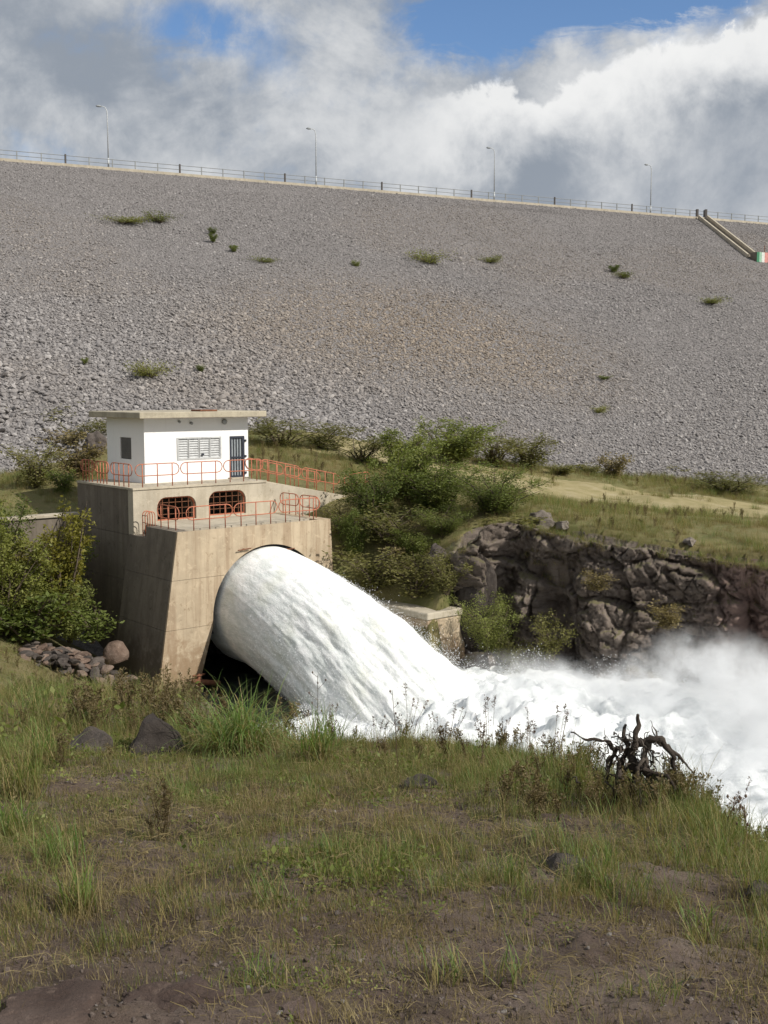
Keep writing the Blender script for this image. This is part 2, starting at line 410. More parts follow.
def _jet(t, out):
    P = wpos(t); fo = attr(t, 'flow')
    tc = t.new('ShaderNodeCombineXYZ')
    t.put(tc.inputs[0], t.math('MULTIPLY', attr(t, 'fs'), .6)); t.put(tc.inputs[1], attr(t, 'fc')); t.put(tc.inputs[2], attr(t, 'fd'))
    n = t.noise(tc.outputs[0], 1.9, 7, .62, .3); n2 = t.noise(tc.outputs[0], 6.5, 6, .68, .4); n3 = t.noise(t.scale(tc.outputs[0], (1, 1.8, 1.8)), 12, 5, .7)
    c = t.mix(t.smooth(n, .36, .64), (.66, .69, .67), (.86, .86, .85))
    c = t.mix(t.math('MULTIPLY', t.smooth(n2, .46, .64), .55), c, (.58, .61, .60))
    c = t.mix(t.math('MULTIPLY', t.smooth(n3, .5, .68), .5), c, (.92, .92, .91))
    c = t.mix(t.math('MULTIPLY', t.smooth(t.noise(tc.outputs[0], .8, 4, .5), .52, .68), .45), c, (.66, .67, .56))
    bs = pbsdf(t, out, c, .85, (t.math('ADD', t.math('MULTIPLY', n, .5), t.math('ADD', t.math('MULTIPLY', n2, .5), t.math('MULTIPLY', n3, .3))), .5, .12), .1)
    bs.inputs['Subsurface Weight'].default_value = .6; bs.inputs['Subsurface Radius'].default_value = (1, 1, 1); bs.inputs['Subsurface Scale'].default_value = .12
M['jet'] = mat('white_water_jet', _jet)
def _river(t, out):
    P = wpos(t); fo = attr(t, 'foam')
    n = t.noise(P, 1.6, 7, .65, .8)
    k = t.smooth(t.math('ADD', fo, t.math('MULTIPLY', t.math('SUBTRACT', n, .5), 1.3)), .42, .62)
    c = t.mix(k, (.018, .022, .020), t.mix(t.smooth(t.noise(P, 2.2, 6, .65), .35, .68), (.62, .65, .65), (.90, .91, .91)))
    pbsdf(t, out, c, t.mix(k, (.08,)*3, (.85,)*3), (t.noise(P, 5, 6, .6), .5, .08), .4)
M['river'] = mat('river_water', _river)
def _drop(t, out): pbsdf(t, out, (.90, .91, .92), .6)
M['drop'] = mat('spray_drop', _drop)

# ================================================================ terrain
NEAR_EDGE = np.array([(9, -40), (4.2, -6), (2.3, 2.5), (2.12, 5), (2.2, 7), (2.25, 9), (2.1, 10.5), (1.7, 12), (1.1, 13.1), (0, 13.5), (-1.5, 13.8), (-2.5, 15.5), (-4.3, 24), (-7.0, 35), (-9.3, 44.3)], float)
FAR_EDGE = np.array([(-1.9, 49.0), (1.9, 45.2), (3.1, 46.6), (4.3, 47.2), (6.5, 46.4), (9, 45.3), (12, 44.2), (15, 42.6), (18.5, 40), (24, 36.5), (32, 30), (48, 14), (70, -12), (90, -45)], float)
RIVER = np.concatenate([NEAR_EDGE, FAR_EDGE])
TER_FAR = FAR_EDGE.copy(); TER_FAR[2:] += np.array((1.6, 3.1)); TER_FAR[2] = (3.5, 49.0); TERRIV = np.concatenate([NEAR_EDGE, TER_FAR])
CLIFF = FAR_EDGE[2:]
def dist_poly(x, y, P):
    d = np.full(x.shape, 1e9)
    for a, b in zip(P[:-1], P[1:]):
        ab = b-a; t = np.clip(((x-a[0])*ab[0]+(y-a[1])*ab[1])/(ab@ab), 0, 1)
        d = np.minimum(d, np.hypot(x-a[0]-t*ab[0], y-a[1]-t*ab[1]))
    return d
def inside(x, y, P):
    c = np.zeros(x.shape, bool); n = len(P)
    for i in range(n):
        a, b = P[i], P[(i+1) % n]
        if a[1] == b[1]: continue
        c ^= ((a[1] > y) != (b[1] > y)) & (x < (b[0]-a[0])*(y-a[1])/(b[1]-a[1])+a[0])
    return c
_cp = np.array([(3.2, 48.5, 5.35), (8, 47, 5.35), (14.5, 44.5, 4.95), (22, 40, 4.8), (32, 33, 4.6), (60, 15, 4.5), (100, 0, 5), (27, 80, 5.2), (9.9, 76.8, 7.2), (0, 75, 8.5), (-5.5, 74.7, 9.4),
    (-21.4, 62.9, 7.6), (-14, 56, 7.0), (-18, 51.5, 6.5), (-2, 54, 6.75), (2.5, 52, 6.2), (20, 60, 5.25), (10, 60, 6.0), (3, 62, 7.0), (-12, 63, 8.3), (60, 95, 4.5), (-60, 45, 9), (-36, 55, 8),
    (1.5, 47.3, 3.0), (-.4, 49.3, 3.6), (2.6, 47.6, 4.3), (-1.0, 51.2, 5.6), (1.2, 50, 5.0)])
def _phi(r): return np.where(r > 1e-6, r*r*np.log(r+1e-9), 0)
_K = _phi(np.hypot(_cp[:, None, 0]-_cp[None, :, 0], _cp[:, None, 1]-_cp[None, :, 1])) + np.eye(len(_cp))*.3
_Q = np.c_[np.ones(len(_cp)), _cp[:, :2]]
_sol = np.linalg.solve(np.block([[_K, _Q], [_Q.T, np.zeros((3, 3))]]), np.r_[_cp[:, 2], 0, 0, 0])
def z_far(x, y):
    xc, yc = np.clip(x, -60, 100), np.clip(y, 0, 95); s = _sol[-3]+_sol[-2]*xc+_sol[-1]*yc
    for k in range(len(_cp)): s = s+_sol[k]*_phi(np.hypot(xc-_cp[k, 0], yc-_cp[k, 1]))
    return np.clip(s, -1, 11)
def z_near(x, y):
    yy = np.where(y < -6, -6+(y+6)*.25, y)
    z = 10.4-.2*yy-1.55*sstep((y-20)/16)
    z = z + sstep((y-24)/14)*np.maximum(0, -x-9.4)*.40
    return np.clip(z, -1.2, 16)
def H(x, y):
    x = np.asarray(x, float); y = np.asarray(y, float); sh = x.shape; x = x.ravel(); y = y.ravel()
    b = (x-A0[0])*E2[0]+(y-A0[1])*E2[1]; a = (x-A0[0])*E1[0]+(y-A0[1])*E1[1]
    zn, zf = z_near(x, y), z_far(x, y)
    zn = zn + fbm(p3(x*.35, y*.35), 3, 3)*.16*np.clip((y+2)/6, .2, 1) + fbm(p3(x*1.7, y*1.7), 3, 8)*.05
    zf = zf + fbm(p3(x*.3, y*.3), 4, 21)*.28
    dn, df = dist_poly(x, y, NEAR_EDGE), dist_poly(x, y, TER_FAR)
    ins = inside(x, y, TERRIV)
    far = np.where(a < 5, np.where(a < -1, sstep((b-3.05)/.35), sstep((b+.6)/1.2)), 1.0)
    far = np.where((df < dn) & (x > -3.2), 1.0, np.where(a < 5, far, np.where(df < dn, 1.0, 0.0)))
    z = zn*(1-far)+zf*far
    pn = zn-np.where(dn < .5, dn*dn*.9, .225+(dn-.5)*1.05)
    pf = zf-12*df
    z = np.where(ins, np.maximum(np.maximum(pn, pf), -1.5), z)
    near_fine = np.exp(-((y-6)/12)**2)
    z = z + (1-far)*near_fine*(fbm(p3(x*7, y*7), 4, 41, .6)*.035+fbm(p3(x*2.6, y*2.6), 3, 47, ridged=True)*.04)
    return z.reshape(sh), far.reshape(sh)
def gz(x, y): return float(H(np.array([x]), np.array([y]))[0][0])
def axis(c0, c1, fine, lo, hi, grow=1.09, mx=6):
    mid = list(np.arange(c0, c1+1e-6, fine)); s = fine; p = c1; up = []
    while p < hi: s = min(s*grow, mx); p += s; up.append(p)
    s = fine; p = c0; dn = []
    while p > lo: s = min(s*grow, mx); p -= s; dn.append(p)
    return np.array(dn[::-1]+mid+up)
gx = axis(-3.6, 3.4, .03, -260, 260, 1.05, 7); gy0 = np.r_[axis(3.0, 9.0, .03, -200, 9, 1.1, 8), np.arange(9.05, 15, .06)]
gy = np.concatenate([gy0[gy0 < 15], axis(15, 80, .3, 14.9, 330, 1.1, 8)[1:]]); gy = np.unique(np.round(gy, 4))
GX, GY = np.meshgrid(gx, gy, indexing='ij'); GZ, GF = H(GX, GY)
gm = mesh_np('ground', p3(GX, GY)*[1, 1, 0]+np.c_[np.zeros((GX.size, 2)), GZ.ravel()], grid_faces(len(gx), len(gy)), M['ground'], True)
set_attr(gm, 'far', np.clip(GF+sstep((GY-17)/16)*.85, 0, 1))
ground = tag(link('ground', gm), 'brown stony soil of the near bank and grassy ground beyond the river', 'ground', kind='structure')
def ground_at(px, py, y0=2.5, y1=95):
    d = ray(px, py); ys = np.linspace(y0, y1, 1500); P = CAM[None]+d[None]*ys[:, None]
    z, _ = H(P[:, 0], P[:, 1]); k = np.nonzero(P[:, 2] <= z)[0]
    i = k[0] if len(k) else len(ys)-1
    return np.array((P[i, 0], P[i, 1], z[i]))

# the dirt track over the far bank
cl = np.array([(-4, 71), (2, 69.5), (10.5, 67.5), (22, 65), (40, 60), (70, 50)]); tt = np.linspace(0, 5, 90)
cx = np.interp(tt, range(6), cl[:, 0]); cy = np.interp(tt, range(6), cl[:, 1]); k_ = np.hanning(15); k_ /= k_.sum()
cx = np.convolve(np.pad(cx, 7, 'edge'), k_, 'valid'); cy = np.convolve(np.pad(cy, 7, 'edge'), k_, 'valid')
tg = np.stack([np.gradient(cx), np.gradient(cy)], 1); tg /= np.linalg.norm(tg, axis=1)[:, None]; nm = np.stack([-tg[:, 1], tg[:, 0]], 1)
ws = np.linspace(-1, 1, 25); hw = 5.0+.9*vn(p3(tt*2, tt*0), 5)
TX = cx[:, None]+nm[:, :1]*ws*hw[:, None]; TY = cy[:, None]+nm[:, 1:]*ws*hw[:, None]
TZ = H(TX, TY)[0]+.05-.10*np.abs(ws)**4
tag(link('dirt_track', mesh_np('dirt_track', np.c_[TX.ravel(), TY.ravel(), TZ.ravel()], grid_faces(90, 25), M['track'], True)), 'pale dusty track crossing the grassy bank below the dam', 'track', kind='structure')

# ================================================================ dam
DT = math.atan(.477); DC = np.array((math.cos(DT), math.sin(DT), 0)); DD = np.array((math.sin(DT), -math.cos(DT), 0)); DO = np.array((0, 140.0, 35.9)); SL = 1/2.14
def dam_p(s, d, up=0.0): return DO+DC*s+DD*d+np.array((0, 0, -d*SL+up))
def dam_px(px, py):
    r = ray(px, py); n = np.array((DD[0]*SL, DD[1]*SL, 1.0)); t = ((DO-CAM)@n)/(r@n); p = CAM+r*t
    return (p-DO)@DC, (p-DO)@DD, p
def crest_s(px): c_, s_ = math.cos(PITCH), math.sin(PITCH); return (px-384)*(DO[1]*c_-(DO[2]-ZC)*s_)/(F*DC[0]-(px-384)*DC[1]*c_)
CH0 = (crest_s(702), 0.0); CH1 = dam_px(752, 259)
dam = empty('dam', dam_p(0, 0), DT, 'long grey rockfill dam rising behind the valve house', 'dam')
sv = np.linspace(-150, 190, 171); dv = np.concatenate([[-70, -8.3, -8.2, -.3], np.linspace(0, 84, 43)])
S_, D_ = np.meshgrid(sv, dv, indexing='ij')
up = np.where(D_ > 0, -D_*SL+fbm(p3(S_*.06, D_*.06), 3, 55).reshape(S_.shape)*.30*np.minimum(1, D_/3), np.where(D_ < -8.25, (D_+8.25)*SL, 0.0))
link('embankment', mesh_np('embankment', np.c_[S_.ravel(), -D_.ravel(), up.ravel()], grid_faces(len(sv), len(dv)), M['dambase'], False), dam)
MB().box(-150, 190, .02, .35, -.3, .30).build('crest_kerb', M['concrete_pale'], dam)

def rock_proto(name, seed, mat_, sub=2, flat=.75, cuts=9, noise=.08):
    bm = bmesh.new(); bmesh.ops.create_icosphere(bm, subdivisions=sub, radius=1); r = random.Random(seed)
    pl = []
    for _ in range(cuts):
        n = Vector((r.gauss(0, 1), r.gauss(0, 1), r.gauss(0, 1))).normalized(); pl.append((n, r.uniform(.55, .85)))
    for v in bm.verts:
        p = v.co.copy()
        for n, d in pl:
            e = p.dot(n)-d
            if e > 0: p -= n*e*.95
        v.co = p
    P = np.array([v.co for v in bm.verts]); dsp = fbm(P*2.3+seed*7, 3, seed)*noise
    for v, q in zip(bm.verts, dsp): v.co *= 1+float(q); v.co.z *= flat
    me = bpy.data.meshes.new(name); bm.to_mesh(me); bm.free(); me.materials.append(mat_); return me
# scatter of countless small pieces: one object, instanced by geometry nodes
def scatter(name, pts, rot, scl, idx, meshes, parent=None):
    n = len(pts); me = bpy.data.meshes.new(name); me.vertices.add(n); me.vertices.foreach_set('co', np.asarray(pts, np.float32).ravel())
    a = me.attributes.new('rot', 'FLOAT_VECTOR', 'POINT'); a.data.foreach_set('vector', np.asarray(rot, np.float32).ravel())
    scl = np.asarray(scl, np.float32); scl = scl if scl.ndim == 2 else np.repeat(scl[:, None], 3, 1)
    a = me.attributes.new('scl', 'FLOAT_VECTOR', 'POINT'); a.data.foreach_set('vector', scl.ravel())
    a = me.attributes.new('idx', 'INT', 'POINT'); a.data.foreach_set('value', np.asarray(idx, np.int32))
    c = bpy.data.collections.new(name+'_pieces')
    for k, m_ in enumerate(meshes): c.objects.link(bpy.data.objects.new('%s_piece_%02d' % (name, k), m_))
    o = link(name, me, parent); g = bpy.data.node_groups.new(name, 'GeometryNodeTree'); g.is_modifier = True
    g.interface.new_socket('Geometry', in_out='INPUT', socket_type='NodeSocketGeometry'); g.interface.new_socket('Geometry', in_out='OUTPUT', socket_type='NodeSocketGeometry')
    N = g.nodes; L = g.links; gi = N.new('NodeGroupInput'); go = N.new('NodeGroupOutput')
    ip = N.new('GeometryNodeInstanceOnPoints'); ci = N.new('GeometryNodeCollectionInfo'); ci.inputs['Collection'].default_value = c
    ci.inputs['Separate Children'].default_value = True; ci.inputs['Reset Children'].default_value = True
    def na(t, nm_): q = N.new('GeometryNodeInputNamedAttribute'); q.data_type = t; q.inputs['Name'].default_value = nm_; return q.outputs['Attribute']
    er = N.new('FunctionNodeEulerToRotation'); L.new(na('FLOAT_VECTOR', 'rot'), er.inputs[0]); L.new(er.outputs[0], ip.inputs['Rotation'])
    L.new(na('FLOAT_VECTOR', 'scl'), ip.inputs['Scale']); L.new(na('INT', 'idx'), ip.inputs['Instance Index']); ip.inputs['Pick Instance'].default_value = True
    L.new(gi.outputs[0], ip.inputs['Points']); L.new(ci.outputs[0], ip.inputs['Instance']); L.new(ip.outputs[0], go.inputs[0])
    md = o.modifiers.new('scatter', 'NODES'); md.node_group = g
    return o
dr = [rock_proto('dam_stone', 100+k, M['damrock'], 1 if k < 4 else 2, .7, 8) for k in range(7)]
n = 330000
ds = nr.uniform(-56, 76, n); dd = 66*nr.random(n)
P = DO[None]+DC[None]*ds[:, None]+DD[None]*dd[:, None]; P[:, 2] -= dd*SL
keep = P[:, 2] > H(P[:, 0], P[:, 1])[0]-.6
keep &= ~((np.abs(ds-(CH0[0]+(CH1[0]-CH0[0])*dd/CH1[1])) < 1.0) & (dd < CH1[1]+.8))
ds, dd = ds[keep], dd[keep]; n = len(ds)
dz = -dd*SL+fbm(p3(ds*.06, dd*.06), 3, 55)*.30*np.minimum(1, dd/3)
sz = np.minimum(.05/(nr.random(n)*.95+.05)**.38, .17)*(1+.25*fbm(p3(ds*.12, dd*.12), 3, 77))*np.clip(.85+dd/110, .85, 1.35)
sz *= 1+.5*sstep((-ds-20)/16)*sstep((dd-30)/14)
rk = scatter('rockfill', np.c_[ds, -dd, dz+sz*.18], nr.uniform(-.5, .5, (n, 3))+np.c_[np.full(n, math.atan(SL)), np.zeros(n), nr.uniform(0, 6.28, n)], np.c_[sz*nr.uniform(.8, 1.3, n), sz, sz*nr.uniform(.7, 1.1, n)], nr.integers(0, 7, n), dr, dam)
rk['kind'] = 'stuff'
# the larger single stones low on the face at the left edge
for k in range(70):
    px, py = rnd.uniform(-6, 95), rnd.uniform(372, 465)
    s_, d_, p = dam_px(px, py)
    if p[2] < gz(p[0], p[1])-.2: continue
    o = link('stone', dr[4+k % 3], dam); q = rnd.uniform(.15, .25)
    o.location = (s_, -d_, -d_*SL+q*.35); o.rotation_euler = (rnd.uniform(-.6, .6), rnd.uniform(-.6, .6), rnd.uniform(0, 6)); o.scale = (q*rnd.uniform(.9, 1.4), q, q*.8)

# railing along the crest
cr = empty('crest_railing', dam_p(0, -.6), DT, 'grey pipe railing with dark posts along the top of the dam', 'railing')
pst = MB().box(-.05, .05, -.05, .05, 0, 1.05).mesh('post', M['rail_grey']); pdk = MB().box(-.09, .09, -.09, .09, 0, 1.15, .02).mesh('post', M['post_dark'])
for k in range(-26, 42):
    s_ = k*2.5
    o = link('post', pdk if k % 5 == 0 else pst, cr); o.location = (s_, 0, -.05)
for z in (.5, .95): MB().tube([(-80, 0, z), (110, 0, z)], .035, 5).build('rail', M['rail_grey'], cr)
# street lamps on the crest
def lamp(px, dark, label):
    s0 = None
    s_ = crest_s(px+5)
    t = empty('street_lamp', dam_p(s_, -1.2, .0), DT+math.pi, label, 'street lamp', 'lamps along the dam crest')
    m_ = MB().tube([(0, 0, -.1), (0, 0, .9)], .10, 8); m_.tube([(0, 0, .9), (0, 0, 5.6), (.06, 0, 6.0), (.22, 0, 6.25), (.5, 0, 6.34), (.75, 0, 6.34)], [.07, .055, .05, .045, .04, .035], 8)
    m_.build('pole', M['lamp_pole'], t, True)
    h = MB(); h.tube([(.6, 0, 6.31), (.75, 0, 6.33), (1.0, 0, 6.33), (1.2, 0, 6.3)], [.06, .11, .13, .05], 8); h.build('lamp_head', M['lamp_head'], t, True)
for px, lb in ((106, 'leftmost tall street lamp on the dam crest'), (315, 'tall street lamp on the dam crest straight above the valve house door'), (494, 'second tall street lamp from the right on the dam crest'), (651, 'rightmost tall street lamp on the crest, nearest the stepped chute')): lamp(px, 0, lb)
# concrete chute down the face, with its painted box
cdir = np.array((CH1[0]-CH0[0], CH1[1])); clen = float(np.hypot(*cdir)); cphi = math.atan2(cdir[0], cdir[1])
ch = empty('concrete_chute', dam_p(CH0[0], 0, .1), DT+cphi, 'narrow concrete chute running down from the dam crest at right', 'chute')
sl = math.atan(SL*cdir[1]/clen); L_ = clen/math.cos(sl)
def on_slope(o): o.rotation_euler = (sl, 0, 0); return o
on_slope(MB().box(-.75, -.5, -L_, -.3, -.4, .55, .02).build('side_wall', M['concrete_pale'], ch)); on_slope(MB().box(.5, .75, -L_, -.3, -.4, .55, .02).build('side_wall', M['concrete_pale'], ch))
on_slope(MB().box(-.499, .499, -L_, -.3, -.35, .12).build('channel_floor', M['concrete_dark'], ch))
for sx in (-1, 1):
    o = MB().box(-.16, .16, -.16, .16, -.3, 1.3, .02).build('head_post', M['post_dark'], ch); o.location = (sx*.63, .25, 0)
bx_ = empty('painted_box', dam_p(CH1[0]+.5, CH1[1]+.75, -.2), DT, 'small concrete box painted in green white and pink stripes at the chute foot', 'box')
MB().box(-.95, .95, -.5, .6, -.4, 1.3, .03).build('concrete_body', M['concrete_dark'], bx_)
for k, (x0, x1, c) in enumerate(((-.92, -.52, 'green_paint'), (-.51, -.12, 'light_green_paint'), (-.11, .34, 'white_paint'), (.35, .9, 'pink_paint'))):
    MB().box(x0, x1, -.54, -.505, -.3, 1.26).build('painted_stripe', M[c], bx_)
MB().tube([(.8, 0, 1.28), (.8, 0, 2.2)], .05, 6).build('marker_post', M['rust'], bx_)

# ================================================================ cliff of the far bank
def resample(P, step):
    d = np.r_[0, np.cumsum(np.hypot(*np.diff(P, axis=0).T))]; s = np.arange(0, d[-1], step)
    return np.c_[np.interp(s, d, P[:, 0]), np.interp(s, d, P[:, 1])], s
cp, cs = resample(CLIFF, .045); cp = cp[cs < 36]; cs = cs[cs < 36]
kk = np.hanning(31); kk /= kk.sum(); cp = np.c_[np.convolve(np.pad(cp[:, 0], 15, 'edge'), kk, 'valid'), np.convolve(np.pad(cp[:, 1], 15, 'edge'), kk, 'valid')]
ct = np.gradient(cp, axis=0); ct /= np.linalg.norm(ct, axis=1)[:, None]; cn = np.stack([ct[:, 1], -ct[:, 0]], 1)      # towards the river
topz = z_far(cp[:, 0]-cn[:, 0]*3.0, cp[:, 1]-cn[:, 1]*3.0)
nt = 150; tv = np.linspace(0, 1, nt); hz = np.minimum(tv/.8, 1)
S2, T2 = np.meshgrid(cs, tv, indexing='ij'); HZ = -1.2+(topz[:, None]+1.2+.12)*np.minimum(T2/.78, 1)
back = np.where(T2 < .78, -.25*(T2/.78)*2.2, -.55-((T2-.78)/.22)**1.3*4.0)
q = p3(S2, HZ); 
wq = q+np.c_[fbm(q*.5, 3, 91), fbm(q*.5+9, 3, 92), np.zeros(len(q))]*.22
def facet(g, seed):                                   # broken rock: every cell a tilted plane of its own
    i0 = np.floor(g).astype(int); best = np.full(len(g), 1e9); out = np.zeros(len(g)); sec = np.full(len(g), 1e9)
    for dx in (-1, 0, 1):
        for dy in (-1, 0, 1):
            ix, iy = i0[:, 0]+dx, i0[:, 1]+dy; o0 = ix*0
            fx, fy = ix+hashn(ix, iy, o0, seed), iy+hashn(ix, iy, o0, seed+1); ex, ey = g[:, 0]-fx, g[:, 1]-fy; d = np.hypot(ex, ey)
            h = (hashn(ix, iy, o0, seed+2)-.5)+ex*(hashn(ix, iy, o0, seed+3)-.5)*1.1+ey*(hashn(ix, iy, o0, seed+4)-.25)*1.1
            m = d < best; sec = np.where(m, best, np.minimum(sec, d)); out = np.where(m, h, out); best = np.where(m, d, best)
    return out-.35*np.clip(1-(sec-best)*9, 0, 1)
blk = np.zeros(len(q))
for sc_, am, sd_ in ((.45, .85, 11), (1.05, .48, 22), (2.4, .24, 33), (5.0, .11, 44)):
    blk += am*facet(np.c_[wq[:, 0]*sc_*.9, wq[:, 1]*sc_*1.35+wq[:, 0]*sc_*.3], sd_)
dsp = blk*1.1+fbm(q*.33, 3, 95)*.5+fbm(q*3.2, 4, 96)*.06
def cleft(s0, wd, dp, lean=0.0): return -dp*np.exp(-((S2.ravel()-s0-lean*(HZ.ravel()-3))/wd)**2)
def cliff_s(px):                                       # arc length on the cliff foot below a pixel column
    k = np.argmin(np.abs(384+F*cp[:, 0]/(cp[:, 1]*1.02)-px)); return cs[k]
dsp += cleft(cliff_s(500), .7, .9, .1)+cleft(cliff_s(553), .75, 1.7, -.12)*np.clip((5.6-HZ.ravel())/2, 0, 1)-cleft(cliff_s(474), .55, .9)-cleft(cliff_s(600), 1.6, .8)+cleft(cliff_s(745), .3, .6)
fade = np.where(T2 < .78, 1, 1-((T2-.78)/.22)).ravel()*sstep((T2.ravel())/.05)*.85+.15
dsp = np.clip(dsp, -1.7, 1.8); off = back.ravel()+dsp*fade
V = np.c_[np.repeat(cp[:, 0], nt)+np.repeat(cn[:, 0], nt)*off, np.repeat(cp[:, 1], nt)+np.repeat(cn[:, 1], nt)*off, HZ.ravel()+fbm(q*1.3, 4, 99)*.16]
m_ = T2.ravel() > .8; gzv = H(V[m_, 0], V[m_, 1])[0]; tw = (T2.ravel()[m_]-.8)/.2
V[m_, 2] = V[m_, 2]*(1-tw)+(gzv-.25)*tw
tag(link('cliff', mesh_np('cliff', V, grid_faces(len(cs), nt), M['cliff'], False)), 'dark craggy rock cliff rising from the river on the far bank', 'cliff', kind='structure')

CLIFFTOP = V[(T2.ravel() > .76) & (T2.ravel() < .99)]
# ================================================================ outlet block (local: a along the front, b backwards, z up from the water)
ZT, ZU = 6.44, 7.89                                    # terrace, upper slab
LA0, LA1, LB = -1.571, 6.037, -5.559                   # lower block front
UA0, UA1, UB0, UB1 = -1.575, 6.05, -1.875, 3.5
blk_o = empty('outlet_block', (A0[0], A0[1], 0), TH, 'weathered beige concrete outlet block with flared side and arched mouth', 'outlet block')
AC, AZ, AR = on_b(270.5, 600, LB)[0], 2.75, 2.83        # mouth of the outlet
batl, batr = .155, .06
def left(z): return LA0-(ZT-z)*batl
def right(z): return LA1+(ZT-z)*batr
def arc(z):                                            # half width of the horseshoe mouth at height z
    return AR+min(.6, max(0, AZ-z-.3)*.3) if z < AZ else math.sqrt(max(0, AR*AR-(z-AZ)**2))
lifts = [(4.51, ZT), (2.52, 4.495), (.42, 2.505), (-1.4, .405)]
for z0, z1 in lifts:
    fr = lambda u, v, d: (u, LB+d, v)
    if z1 == ZT:
        ps = [(left(z0), z0), (left(z1), z1), (right(z1), z1), (right(z0), z0)]
        th0 = math.asin((z0-AZ)/AR)
        ps += [(AC+AR*math.cos(t), AZ+AR*math.sin(t)) for t in np.linspace(th0, math.pi-th0, 40)]
        MB().plate(ps, [], fr, .1).build('concrete_lift', M['concrete'], blk_o)
    else:
        zs = np.linspace(z0, z1, 14); pr = .05 if z1 < .5 else 0
        fr = lambda u, v, d, pr=pr: (u, LB+d-pr, v)
        MB().plate([(left(z0)-pr, z0), (left(z1)-pr, z1)]+[(AC-arc(z), z) for z in zs[::-1]], [], fr, .1).build('concrete_lift', M['concrete'], blk_o)
        MB().plate([(right(z1), z1), (right(z0), z0)]+[(AC+arc(z), z) for z in zs], [], fr, .1).build('concrete_lift', M['concrete'], blk_o)
    # left flank of the lower block, one piece per lift; a notch at the back of the topmost
    zt = z1
    b1 = UB0+.3
    v = []
    if z1 == ZT:
        bn = on_a(146.6, 525, LA0)[0]
        prof = [(LB+.102, z0), (b1, z0), (b1, ZT-.45), (bn, ZT-.45), (bn, ZT), (LB+.102, ZT)]
    else: prof = [(LB+.102, z0), (b1, z0), (b1, z1), (LB+.102, z1)]
    MB().plate(prof, [], lambda u, v_, d: (left(v_)+d+.002, u, v_), .6).build('concrete_lift', M['concrete_dark'], blk_o)  # shade of this side put into the colour: darker concrete than the front
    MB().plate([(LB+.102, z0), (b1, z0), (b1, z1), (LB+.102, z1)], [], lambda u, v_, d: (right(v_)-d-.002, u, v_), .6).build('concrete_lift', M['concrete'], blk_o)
# joint backing, terrace floor, tunnel
MB().plate([(LA0+.3-.9, .0), (LA0+.3, ZT-.1), (LA1-.3, ZT-.1), (LA1-.2, .0)]+[(AC+AR+.72, 0), (AC+AR+.72, .6)]+[(AC+(AR+.1)*math.cos(t), AZ+(AR+.1)*math.sin(t)) for t in np.linspace(0, math.pi, 40)]+[(AC-AR-.72, .6), (AC-AR-.72, 0)], [], lambda u, v, d: (u, LB+.04+d, v), .5).build('joint_backing', M['concrete_dark'], blk_o)
MB().box(LA0+.61, LA1-.61, LB+.71, UB0-.002, ZT-.35, ZT-.006).build('terrace_floor', M['concrete_pale'], blk_o)
tn = MB(); prof = [(AC-AR-.6, -1.3), (AC-AR-.6, .45)]+[(AC+AR*math.cos(t), AZ+AR*math.sin(t)) for t in np.linspace(math.pi, 0, 36)]+[(AC+AR+.6, .45), (AC+AR+.6, -1.3)]
tn.add([(u, LB+.69, v) for u, v in prof]+[(u, LB+5.5, v) for u, v in prof], [(i, i+1, i+1+len(prof), i+len(prof)) for i in range(len(prof)-1)]+[tuple(range(len(prof), 2*len(prof)))])
tn.build('outlet_tunnel', M['wet_shade_black'], blk_o)
rim_ = MB(); rim_.tube([(AC+(AR-.05)*math.cos(t), LB+.35, AZ+(AR-.05)*math.sin(t)) for t in np.linspace(.05, math.pi+.25, 44)], .07, 6)
rim_.build('steel_lip', M['steel_dark'], blk_o, True)
for px in (243, 287):                                  # short brackets over the mouth
    a_, z_ = on_b(px, 549, LB); MB().tube([(a_-.32, LB-.12, z_-.02), (a_+.32, LB-.12, z_+.02)], .028, 5).tube([(a_, LB+.01, z_), (a_, LB-.14, z_)], .03, 5).build('bracket', M['rust'], blk_o)
# upper block: front wall with two rounded openings, flank in lifts
def rrect(x0, x1, z0, z1, r, n=7):
    p = [(x0, z0), (x1, z0)]
    p += [(x1-r+r*math.cos(t), z1-r+r*math.sin(t)) for t in np.linspace(0, math.pi/2, n)]
    p += [(x0+r+r*math.cos(t), z1-r+r*math.sin(t)) for t in np.linspace(math.pi/2, math.pi, n)]
    return p
wins = []
for (x0, x1, yt, yb) in ((157.5, 196.5, 496.5, 521), (209, 246, 490.5, 514.5)):
    aL, _ = on_b(x0, yb, UB0); aR, _ = on_b(x1, yb, UB0); zc = on_b((x0+x1)/2, yt, UB0)[1]; zb = max(on_b((x0+x1)/2, yb, UB0)[1], ZT+.04); wins.append((aL, aR, zb, zc))
frb = lambda u, v, d: (u, UB0+d, v)
MB().plate([(UA0, ZT-.5), (UA1+3.9, ZT-.5), (UA1+3.9, 6.95), (UA1-.9, ZU-.02), (UA0, ZU-.02)], [rrect(*q_, .42) for q_ in wins], frb, .45).build('upper_wall', M['concrete_pale'], blk_o)
MB().plate([(UA0-.03, ZU-.018), (UA1-.9, ZU-.018), (UA1-.9, ZU+.07), (UA0-.03, ZU+.07)], [], lambda u, v, d: (u, UB0-.05+d, v), UB1-UB0+.05).build('upper_slab', M['concrete_pale'], blk_o)
